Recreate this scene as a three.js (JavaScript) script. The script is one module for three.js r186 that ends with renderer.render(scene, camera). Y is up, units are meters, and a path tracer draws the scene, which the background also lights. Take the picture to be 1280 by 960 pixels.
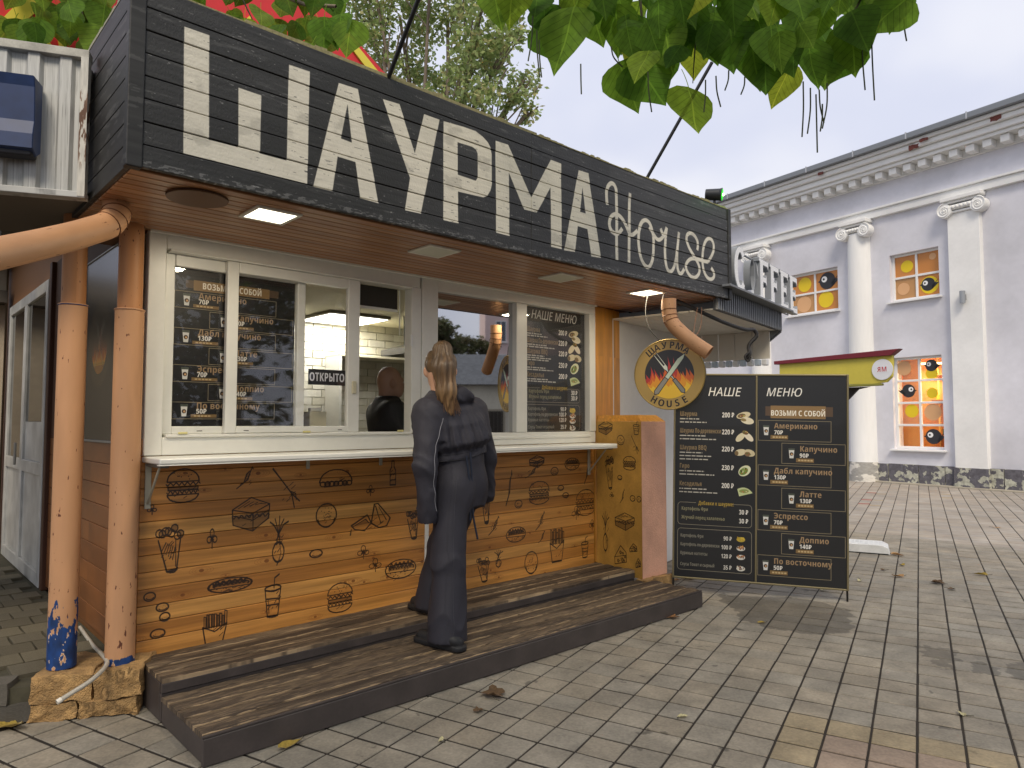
import * as THREE from 'three';
import { RoundedBoxGeometry } from 'three/addons/geometries/RoundedBoxGeometry.js';
import { mergeGeometries } from 'three/addons/utils/BufferGeometryUtils.js';
import { RectAreaLightUniformsLib } from 'three/addons/lights/RectAreaLightUniformsLib.js';

// ---------------------------------------------------------------- camera, sky, sun, exposure
RectAreaLightUniformsLib.init();
const scene = new THREE.Scene();
const FOC = 880, EYE = new THREE.Vector3(0, 1.42, 0), YAW = 47.25 * Math.PI / 180, PITCH = Math.atan(47 / 880);
const camera = new THREE.PerspectiveCamera(2 * Math.atan(480 / FOC) * 180 / Math.PI, 4 / 3, 0.05, 400);
const FW0 = new THREE.Vector3(Math.cos(YAW), 0, -Math.sin(YAW)), RT = new THREE.Vector3(Math.sin(YAW), 0, Math.cos(YAW));
const FW = FW0.clone().multiplyScalar(Math.cos(PITCH)).add(new THREE.Vector3(0, Math.sin(PITCH), 0));
const UP = new THREE.Vector3(0, Math.cos(PITCH), 0).addScaledVector(FW0, -Math.sin(PITCH));
camera.position.copy(EYE); camera.lookAt(EYE.clone().add(FW)); scene.add(camera);
const renderer = new THREE.WebGLRenderer({ antialias: true });
renderer.toneMapping = THREE.LinearToneMapping; renderer.toneMappingExposure = 1.3;
renderer.shadowMap.enabled = true;

// seeded randomness and noise
const mulberry = (a) => () => { a |= 0; a = a + 0x6D2B79F5 | 0; let t = Math.imul(a ^ a >>> 15, 1 | a); t = t + Math.imul(t ^ t >>> 7, 61 | t) ^ t; return ((t ^ t >>> 14) >>> 0) / 4294967296; };
const R = mulberry(20240917), rr = (a, b) => a + (b - a) * R();
const hash = (x, y, z) => { let h = Math.imul(x, 374761393) + Math.imul(y, 668265263) + Math.imul(z, 2147483647 ^ 0x5bd1e995) | 0; h = Math.imul(h ^ h >>> 13, 1274126177); return ((h ^ h >>> 16) >>> 0) / 4294967296; };
const sm = (t) => t * t * (3 - 2 * t), lerp = (a, b, t) => a + (b - a) * t, clamp = (x, a = 0, b = 1) => Math.min(b, Math.max(a, x));
const step01 = (a, b, x) => sm(clamp((x - a) / (b - a)));
function vnoise(x, y, p = 0, s = 0) {
  const ix = Math.floor(x), iy = Math.floor(y), fx = sm(x - ix), fy = sm(y - iy), w = (i) => p ? ((i % p) + p) % p : i;
  return lerp(lerp(hash(w(ix), w(iy), s), hash(w(ix + 1), w(iy), s), fx), lerp(hash(w(ix), w(iy + 1), s), hash(w(ix + 1), w(iy + 1), s), fx), fy);
}
function fbm(x, y, o = 4, p = 0, s = 0) { let v = 0, a = 0.5, n = 0; for (let i = 0; i < o; i++) { v += a * vnoise(x, y, p, s + i); n += a; a *= 0.5; x *= 2; y *= 2; p *= 2; } return v / n; }
function n3(x, y, z, s = 0) {
  const ix = Math.floor(x), iy = Math.floor(y), iz = Math.floor(z), fx = sm(x - ix), fy = sm(y - iy), fz = sm(z - iz);
  const h = (a, b, c) => hash(a + c * 131, b + c * 71, c + s);
  const l = (c) => lerp(lerp(h(ix, iy, c), h(ix + 1, iy, c), fx), lerp(h(ix, iy + 1, c), h(ix + 1, iy + 1, c), fx), fy);
  return lerp(l(iz), l(iz + 1), fz) * 2 - 1;
}

{ // overcast sky: thin even cloud, a little bluer in the gaps
  const W = 1024, H = 512, d = new Float32Array(W * H * 4);
  for (let y = 0; y < H; y++) for (let x = 0; x < W; x++) {
    const el = ((y + 0.5) / H - 0.5) * Math.PI, az = (x + 0.5) / W * 2 * Math.PI, s = Math.sin(el), k = 1 / (Math.max(s, 0) + 0.35);
    const c = fbm(Math.cos(az) * Math.cos(el) * k * 2.2 + 9, Math.sin(az) * Math.cos(el) * k * 2.2 + 5, 5), t = step01(0.36, 0.66, c);
    const b = lerp(0.58, 0.665, t) * (1 + 0.10 * Math.max(0, s)), i = (y * W + x) * 4;
    d[i] = b * lerp(0.92, 0.985, t); d[i + 1] = b * lerp(0.965, 1.0, t); d[i + 2] = b * lerp(1.16, 1.09, t); d[i + 3] = 1;
  }
  const t = new THREE.DataTexture(d, W, H, THREE.RGBAFormat, THREE.FloatType);
  t.mapping = THREE.EquirectangularReflectionMapping; t.magFilter = THREE.LinearFilter; t.minFilter = THREE.LinearFilter; t.needsUpdate = true;
  scene.background = t; scene.environment = t;
}
const sun = new THREE.DirectionalLight(0xfff1dc, 2.0);
sun.position.set(-7, 16, 8); sun.target.position.set(3, 0, -3); sun.shadow.radius = 40; sun.castShadow = true;
sun.shadow.mapSize.set(2048, 2048); Object.assign(sun.shadow.camera, { left: -18, right: 18, top: 18, bottom: -18, near: 1, far: 60 });
scene.add(sun, sun.target);

// ---------------------------------------------------------------- helpers
const V = (x, y, z) => new THREE.Vector3(x, y, z);
const ray = (x, y) => FW.clone().addScaledVector(RT, (x - 640) / FOC).addScaledVector(UP, -(y - 480) / FOC);   // photo pixel -> direction
const hit = (x, y, p, n) => { const d = ray(x, y); return EYE.clone().addScaledVector(d, p.clone().sub(EYE).dot(n) / d.dot(n)); };
const onX = (x, y, X) => hit(x, y, V(X, 0, 0), V(1, 0, 0)), onY = (x, y, Y = 0) => hit(x, y, V(0, Y, 0), V(0, 1, 0)), onZ = (x, y, Z) => hit(x, y, V(0, 0, Z), V(0, 0, 1));
const atDepth = (x, y, D) => { const d = ray(x, y); return EYE.clone().addScaledVector(d, D / d.dot(FW0)); };
const taken = {};
const numbered = (n) => { const k = taken[n] = (taken[n] ?? -1) + 1; return k ? n + '_' + String(k).padStart(3, '0') : n; };
function thing(name, label, category, pos = [0, 0, 0], group) {
  const g = new THREE.Group(); g.name = numbered(name); g.position.set(...pos); g.userData = { label, category }; if (group) g.userData.group = group; scene.add(g); return g;
}
function structure(name, label, category) { const g = new THREE.Group(); g.name = numbered(name); g.userData = { label, category, kind: 'structure' }; scene.add(g); return g; }
function M(parent, name, geo, mat) {
  const m = new THREE.Mesh(Array.isArray(geo) ? merge(geo) : geo, mat); m.name = name; m.castShadow = m.receiveShadow = true;
  if (parent.isScene) m.name = numbered(name);
  parent.add(m); return m;
}
function part(parent, name) { const g = new THREE.Group(); g.name = name; parent.add(g); return g; }
function merge(list) { return mergeGeometries(list.map((g) => { const q = g.index ? g.toNonIndexed() : g; for (const k of Object.keys(q.attributes)) if (!['position', 'normal', 'uv', 'color'].includes(k)) q.deleteAttribute(k); return q; })); }
function uvm(g, s = 1, ox = 0, oy = 0, swap = false) { // uv in metres, by the way each face points
  const q = g.index ? g.toNonIndexed() : g, p = q.attributes.position, n = q.attributes.normal, uv = new Float32Array(p.count * 2);
  for (let i = 0; i < p.count; i++) {
    const ax = Math.abs(n.getX(i)), ay = Math.abs(n.getY(i)), az = Math.abs(n.getZ(i)); let u, v;
    if (ay >= ax && ay >= az) { u = p.getX(i); v = p.getZ(i); } else if (ax >= az) { u = p.getZ(i); v = p.getY(i); } else { u = p.getX(i); v = p.getY(i); }
    if (swap) [u, v] = [v, u];
    uv[2 * i] = u * s + ox; uv[2 * i + 1] = v * s + oy;
  }
  q.setAttribute('uv', new THREE.BufferAttribute(uv, 2)); return q;
}
const bx = (x0, x1, y0, y1, z0, z1) => uvm(new THREE.BoxGeometry(x1 - x0, y1 - y0, z1 - z0).translate((x0 + x1) / 2, (y0 + y1) / 2, (z0 + z1) / 2));
const rb = (x0, x1, y0, y1, z0, z1, r = 0.005, seg = 1) => uvm(new RoundedBoxGeometry(x1 - x0, y1 - y0, z1 - z0, seg, Math.min(r, (x1 - x0) / 2.01, (y1 - y0) / 2.01, (z1 - z0) / 2.01)).translate((x0 + x1) / 2, (y0 + y1) / 2, (z0 + z1) / 2));
const cyl = (r0, r1, a, b, seg = 14) => { const d = b.clone().sub(a), g = new THREE.CylinderGeometry(r1, r0, d.length(), seg).translate(0, d.length() / 2, 0); g.applyQuaternion(new THREE.Quaternion().setFromUnitVectors(V(0, 1, 0), d.normalize())); return g.translate(a.x, a.y, a.z); };
const tube = (pts, r, seg = 24, rs = 8, closed = false) => new THREE.TubeGeometry(new THREE.CatmullRomCurve3(pts, closed, 'centripetal'), seg, r, rs, closed);
const prism = (pts, depth, bevel = 0) => { const s = new THREE.Shape(pts.map((p) => new THREE.Vector2(p[0], p[1]))); return new THREE.ExtrudeGeometry(s, { depth, bevelEnabled: bevel > 0, bevelSize: bevel, bevelThickness: bevel, bevelSegments: 1 }); };
const quad = (a, b, c, d) => { const g = new THREE.BufferGeometry(); g.setAttribute('position', new THREE.Float32BufferAttribute([a, b, c, a, c, d].flatMap((p) => [p.x, p.y, p.z]), 3)); g.setAttribute('uv', new THREE.Float32BufferAttribute([0, 0, 1, 0, 1, 1, 0, 0, 1, 1, 0, 1], 2)); g.computeVertexNormals(); return g; };
function rot(g, y, at) { return g.rotateY(y).translate(at.x, at.y, at.z); }
function rough(geo, amp, freq, seed = 0) { // break up a stone or board surface
  const p = geo.attributes.position; for (let i = 0; i < p.count; i++) { const x = p.getX(i), y = p.getY(i), z = p.getZ(i); p.setXYZ(i, x + amp * n3(x * freq, y * freq, z * freq, seed), y + amp * n3(x * freq, y * freq, z * freq, seed + 7), z + amp * n3(x * freq, y * freq, z * freq, seed + 13)); }
  geo.computeVertexNormals(); return geo;
}
// textures
function dataTex(w, h, fn, srgb = true) {
  const d = new Uint8Array(w * h * 4); for (let y = 0; y < h; y++) for (let x = 0; x < w; x++) { const c = fn(x / w, y / h, x, y), i = (y * w + x) * 4; d[i] = clamp(c[0], 0, 255); d[i + 1] = clamp(c[1], 0, 255); d[i + 2] = clamp(c[2], 0, 255); d[i + 3] = 255; }
  const t = new THREE.DataTexture(d, w, h); t.wrapS = t.wrapT = THREE.RepeatWrapping; t.magFilter = THREE.LinearFilter; t.minFilter = THREE.LinearMipmapLinearFilter; t.generateMipmaps = true; if (srgb) t.colorSpace = THREE.SRGBColorSpace; t.needsUpdate = true; return t;
}
function canvasTex(w, h, draw) { const c = document.createElement('canvas'); c.width = w; c.height = h; const g = c.getContext('2d'); draw(g, w, h); const t = new THREE.CanvasTexture(c); t.colorSpace = THREE.SRGBColorSpace; t.anisotropy = 8; return t; }
const rep = (t, u, v = u) => { const c = t.clone(); c.repeat.set(u, v); c.needsUpdate = true; return c; };
const std = (o) => new THREE.MeshStandardMaterial({ roughness: 0.7, ...o });
const phys = (o) => new THREE.MeshPhysicalMaterial({ roughness: 0.5, ...o });
const gray = dataTex(256, 256, (u, v) => { const a = 255 * (0.72 + 0.28 * fbm(u * 16, v * 16, 4, 16, 3)); return [a, a, a]; });
const grainBump = dataTex(256, 256, (u, v) => { const a = 255 * fbm(u * 24, v * 24, 4, 24, 9); return [a, a, a]; }, false);
// mottled paint or render: fine grain over coarse patches of the same colour
const mottled = (r, g, b, amt = 0.12, f = 6, s = 1) => dataTex(256, 256, (u, v) => { const a = 1 + amt * (fbm(u * f, v * f, 5, f, s) - 0.5) * 2 + amt * 0.5 * (fbm(u * f * 12, v * f * 12, 2, f * 12, s + 20) - 0.5); return [r * a, g * a, b * a]; });

// ---------------------------------------------------------------- ground and paving
const ground = structure('ground', 'bare dark soil bed under the paving, reaching to the horizon', 'ground');
M(ground, 'soil_bed', new THREE.PlaneGeometry(400, 400).rotateX(-Math.PI / 2).translate(0, -0.0052, 0), std({ color: 0x332c24, roughness: 0.95, map: rep(gray, 300) }));
const TA = 17.25 * Math.PI / 180, TC = V(Math.cos(TA), 0, -Math.sin(TA)), TE = V(Math.sin(TA), 0, Math.cos(TA)), TP = 0.1825, TO = onY(1146.5, 919.8);
const tileAt = (x, y) => { const d = onY(x, y).sub(TO); return [Math.floor(d.dot(TC) / TP), Math.floor(d.dot(TE) / TP)]; };
const BB0 = V(17.74, 0, -6.457), BW = V(-0.18, 0, 0.9837).normalize(), BN = V(-BW.z, 0, BW.x); // right building: base corner, along its front, outwards
const pavement = structure('pavement', 'square grey concrete paving tiles in front of the kiosk', 'pavement');
{
  const X0 = -1, Z0 = -6.5, SX = 10.5, SZ = 8, W = 1680, H = 1280;
  const mc = document.createElement('canvas'); mc.width = W; mc.height = H; const mg = mc.getContext('2d');
  const tx = (p) => [(p.x - X0) / SX * W, (p.z - Z0) / SZ * H];
  mg.fillStyle = '#000'; mg.fillRect(0, 0, W, H);
  const poly = (pts, col) => { mg.fillStyle = col; mg.beginPath(); pts.forEach((q, i) => { const [a, b] = tx(onY(q[0], q[1])); i ? mg.lineTo(a, b) : mg.moveTo(a, b); }); mg.fill(); };
  poly([[900, 742], [1000, 748], [1066, 762], [1060, 790], [1015, 792], [960, 786], [920, 772]], '#909090');  // damp stain, with part of the menu board's shadow painted into it
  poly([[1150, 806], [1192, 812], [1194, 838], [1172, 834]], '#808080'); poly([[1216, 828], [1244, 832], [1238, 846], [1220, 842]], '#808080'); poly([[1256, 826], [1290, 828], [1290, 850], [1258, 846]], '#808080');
  const spot = (x, y, r) => { const p = onY(x, y), [a, b] = tx(p); mg.fillStyle = '#a8a8a8'; mg.beginPath(); mg.ellipse(a, b, r * W / SX, r * W / SX * rr(0.6, 1), rr(0, 3), 0, 7); mg.fill(); };
  for (const s of [[1187, 913, .035], [1160, 865, .018], [915, 938, .028], [842, 920, .025], [810, 914, .03], [804, 932, .03], [860, 812, .025], [880, 808, .02], [802, 845, .018], [846, 803, .02], [925, 786, .04], [888, 832, .02], [830, 806, .016], [1244, 903, .016], [775, 848, .016], [730, 832, .012], [800, 795, .022], [890, 830, .02], [664, 852, .02], [717, 894, .015], [452, 945, .012], [470, 935, .012], [520, 892, .014]]) spot(...s);
  for (let i = 0; i < 170; i++) { mg.fillStyle = ['#383838', '#505050', '#6a6a6a'][i % 3]; mg.beginPath(); mg.ellipse(rr(0, W), rr(0, H), rr(1, 4.5), rr(1, 3.5), 0, 0, 7); mg.fill(); }
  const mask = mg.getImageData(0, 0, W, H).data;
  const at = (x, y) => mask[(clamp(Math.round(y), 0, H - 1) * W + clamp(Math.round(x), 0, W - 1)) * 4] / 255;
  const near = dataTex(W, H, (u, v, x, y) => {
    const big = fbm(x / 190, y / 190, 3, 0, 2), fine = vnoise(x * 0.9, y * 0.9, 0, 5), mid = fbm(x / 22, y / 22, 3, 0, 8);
    const wx = (fbm(x / 14, y / 14, 3, 0, 31) - 0.5) * 26, wy = (fbm(x / 14, y / 14, 3, 0, 37) - 0.5) * 26, stainShade = at(x + wx, y + wy);
    const k = (0.86 + 0.16 * big + 0.14 * (mid - 0.5) * 2 + 0.16 * (fine - 0.5)) * (1 - 0.42 * stainShade);
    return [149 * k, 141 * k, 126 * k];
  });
  near.wrapS = near.wrapT = THREE.ClampToEdgeWrapping;
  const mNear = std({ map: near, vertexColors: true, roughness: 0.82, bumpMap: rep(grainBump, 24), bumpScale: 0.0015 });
  const mFar = std({ map: mottled(152, 144, 133, 0.14, 5, 4), vertexColors: true, roughness: 0.85 });
  const special = {}, paint = (list, c) => list.forEach(([x, y]) => { special[tileAt(x, y)] = c; });
  const OCHRE = [1.04, 0.95, 0.76], PINK = [1.0, 0.86, 0.82], RED = [0.95, 0.40, 0.38];
  paint([[1010, 902], [1062, 912], [1118, 922], [1178, 933], [1240, 946], [1002, 924], [992, 943], [1270, 951]], OCHRE);
  paint([[1058, 932], [1115, 944], [1178, 955], [1050, 951], [1108, 957]], PINK);
  paint([[1084, 616], [1082, 624], [1080, 630]], RED); paint([[1100, 617], [1097, 625], [1095, 632], [1190, 622], [1184, 618]], OCHRE);
  const tiles = [];
  for (let i = -22; i < 96; i++) for (let j = -62; j < 48; j++) {
    const c = TO.clone().addScaledVector(TC, (i + .5) * TP).addScaledVector(TE, (j + .5) * TP), v = c.clone().sub(EYE), dep = v.dot(FW);
    if (dep < 1.2 || c.clone().sub(BB0).dot(BN) < 0.05 || (c.z < -4.2 && c.x < 5.3) || (c.x < 0.95 && c.z < -4.05) || (c.x > 1.3 && c.x < 4.6 && c.z < -3.25 && c.z > -4.1)) continue;
    const sx = 640 + FOC * v.dot(RT) / dep, sy = 480 - FOC * v.dot(UP) / dep; if (sx < -420 || sx > 1700 || sy > 1250) continue;
    const seen = sx > -10 && sx < 1290 && sy < 985 && !(c.x > 1.1 && c.x < 4.75 && c.z < -3.08);
    tiles.push({ c, i, j, area: seen ? 1 / (dep * dep * dep) : 0, dep });
  }
  tiles.sort((a, b) => b.area - a.area);
  function tileGeo({ c, i, j }, isNear) {
    const a = TP / 2 - 0.0078, b = TP / 2 - 0.0052, ch = 0.003, h = (hash(i, j, 5) - 0.5) * 0.0022, ti = (hash(i, j, 6) - 0.5) * 0.0024, tj = (hash(i, j, 8) - 0.5) * 0.0024;
    const jx = (hash(i, j, 9) - .5) * .002, jy = (hash(i, j, 10) - .5) * .002;
    const P = (u, w, y) => c.clone().addScaledVector(TC, u + jx).addScaledVector(TE, w + jy).setY(y + h + ti * u / a + tj * w / b);
    const ring = (k, y) => [P(-a + k, -b + k, y), P(a - k, -b + k, y), P(a - k, b - k, y), P(-a + k, b - k, y)], t = ring(ch, 0), m = ring(0, -0.003), l = ring(0, -0.009);
    const pos = [], tri = (...q) => q.forEach((p) => pos.push(p.x, p.y, p.z));
    tri(t[0], t[2], t[1], t[0], t[3], t[2]);
    for (let k = 0; k < 4; k++) { const n = (k + 1) % 4; tri(t[k], t[n], m[n], t[k], m[n], m[k], m[k], m[n], l[n], m[k], l[n], l[k]); }
    const g = new THREE.BufferGeometry(), N = pos.length / 3, uv = [], col = [], sp = special[[i, j]], k = 0.92 + 0.11 * hash(i, j, 1), w = (hash(i, j, 2) - 0.5) * 0.05, rgb = sp ?? [1 + w, 1, 1 - w * 1.4];
    for (let q = 0; q < N; q++) { uv.push(isNear ? (pos[q * 3] - X0) / SX : pos[q * 3] / 2, isNear ? (pos[q * 3 + 2] - Z0) / SZ : pos[q * 3 + 2] / 2); col.push(k * rgb[0], k * rgb[1], k * rgb[2]); }
    g.setAttribute('position', new THREE.Float32BufferAttribute(pos, 3)); g.setAttribute('uv', new THREE.Float32BufferAttribute(uv, 2)); g.setAttribute('color', new THREE.Float32BufferAttribute(col, 3)); g.computeVertexNormals(); return g;
  }
  const isNear = (c) => c.x > X0 && c.x < X0 + SX && c.z > Z0 && c.z < Z0 + SZ;
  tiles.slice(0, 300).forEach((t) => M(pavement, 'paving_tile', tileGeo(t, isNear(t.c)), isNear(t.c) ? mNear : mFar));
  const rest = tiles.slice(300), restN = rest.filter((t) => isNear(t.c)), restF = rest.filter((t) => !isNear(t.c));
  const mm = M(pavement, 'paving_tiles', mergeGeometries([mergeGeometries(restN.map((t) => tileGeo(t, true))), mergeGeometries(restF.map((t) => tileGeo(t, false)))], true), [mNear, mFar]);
  mm.userData.kind = 'stuff';
}
// raised floor of the covered passage beside the kiosk, with its broken stone edge
const S0 = V(0.631, 0, -4.035), S1 = V(1.049, 0, -3.80), SD = S1.clone().sub(S0).normalize(), SN = V(-SD.z, 0, SD.x);
const passage = structure('passage_floor', 'raised dim paved floor of the covered passage beside the kiosk', 'floor');
{
  const dl = V(-0.908, 0, -0.419), e0 = S0.clone(), e1 = e0.clone().addScaledVector(dl, 3);
  const sh = new THREE.Shape(); [[1.06, -4.0], [e0.x + .02, e0.z - .03], [e1.x, e1.z], [e1.x, -9], [1.06, -9]].forEach((p, i) => i ? sh.lineTo(p[0], -p[1]) : sh.moveTo(p[0], -p[1]));
  M(passage, 'floor_slab', new THREE.ExtrudeGeometry(sh, { depth: 0.16, bevelEnabled: false }).rotateX(-Math.PI / 2), std({ color: 0x54503f, roughness: .95, map: rep(gray, 2) }));
  const pm = [0x77705c, 0x6d6652, 0x807861].map((c) => std({ color: c, roughness: .9, map: rep(gray, 3), bumpMap: rep(grainBump, 4), bumpScale: .003 }));
  for (let a = 0; a < 17; a++) for (let b = 0; b < 9; b++) {
    const x = 1.0 - b * 0.165 + (a % 2) * 0.08, z = -4.32 - a * 0.2; if (z > -4.05 - (1.0 - x) * 0.5 - .05 || x > 0.96) continue;
    M(passage, 'paver', rough(new THREE.BoxGeometry(0.155, 0.03, 0.19, 3, 1, 3), .004, 14, a).translate(x, 0.163 + hash(a, b, 3) * .004, z), pm[(a * 5 + b * 3) % 3]);
  }
  const stepStone = [0x5c5850, 0x69645a].map((c) => std({ color: c, roughness: .95, map: rep(gray, 3) }));
  for (let k = 0; k < 4; k++) for (let r = 0; r < 2; r++) {
    const c = e0.clone().addScaledVector(dl, 0.20 + k * 0.42 + r * .1);
    M(passage, 'edge_stone', rot(rough(new THREE.BoxGeometry(0.405, r ? 0.095 : 0.085, 0.12, 8, 3, 3), .008, 12, k + r * 5), -Math.atan2(SD.z, SD.x), c.clone().setY(r ? 0.137 : 0.044).addScaledVector(SN, -0.09)), stepStone[(k + r) % 2]);
  }
}
// sandstone block carrying the two drainpipes
const sandMaps = dataTex(512, 512, (u, v) => { const a = fbm(u * 8, v * 8, 5, 8, 14), b = fbm(u * 30, v * 30, 3, 30, 15), k = 0.62 + 0.5 * a; return [186 * k + 22 * b, 150 * k + 14 * b, 98 * k + 8 * b]; });
const mSand = std({ map: sandMaps, roughness: .92, bumpMap: rep(grainBump, 3), bumpScale: .01 });
{
  const t = thing('stone_plinth', 'rough tan sandstone block carrying two orange drainpipes', 'stone plinth', [S0.x, 0, S0.z]);
  const L = S1.distanceTo(S0), ang = -Math.atan2(SD.z, SD.x), put = (u0, u1, y0, y1, d, s) => {
    const g = rough(new THREE.BoxGeometry(u1 - u0 - .006, y1 - y0 - .006, d, 22, 10, 10).translate((u0 + u1) / 2, (y0 + y1) / 2, -d / 2), .011, 17, s); rough(g, .005, 45, s + 3);
    M(t, 'stone', uvm(g.rotateY(ang), 3, s * .31), mSand);
  };
  put(0, L * .55, .085, .215, .36, 1); put(L * .55, L, .085, .22, .36, 2); put(0, L * .42, 0, .085, .34, 3); put(L * .42, L - .01, 0, .085, .34, 4);
}
// the kiosk's raised stub wall has its own base; deck below

// ---------------------------------------------------------------- the kiosk
const ZF = -4.05, ZS = -3.05, YS = 2.44, YT = 3.2, XL = 1.09, XR = 4.72, FX0 = 0.743, FX1 = 5.31;
const kiosk = thing('food_kiosk', 'wooden shawarma kiosk with charcoal plank sign and white serving window', 'kiosk', [0, 0, 0]);
const pvc = phys({ color: 0xf0efe8, roughness: .32, clearcoat: .25, clearcoatRoughness: .4, map: rep(mottled(246, 246, 244, .035, 5, 3), .8) });
const pvcDark = std({ color: 0x55524a, roughness: .6 });
const woodTone = (seed, dark) => (u, v) => { // pine board in metres, u along the grain
  const g = fbm(u * 1.4 + seed * 9, v * 34, 4, 0, seed), f = fbm(u * 5, v * 150 + seed, 3, 0, seed + 3), k = .87 + .18 * (g - .5) * 2 + .14 * (f - .5);
  return [dark[0] * k, dark[1] * k * (0.97 + .05 * g), dark[2] * k * (.9 + .15 * g)];
};

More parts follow.
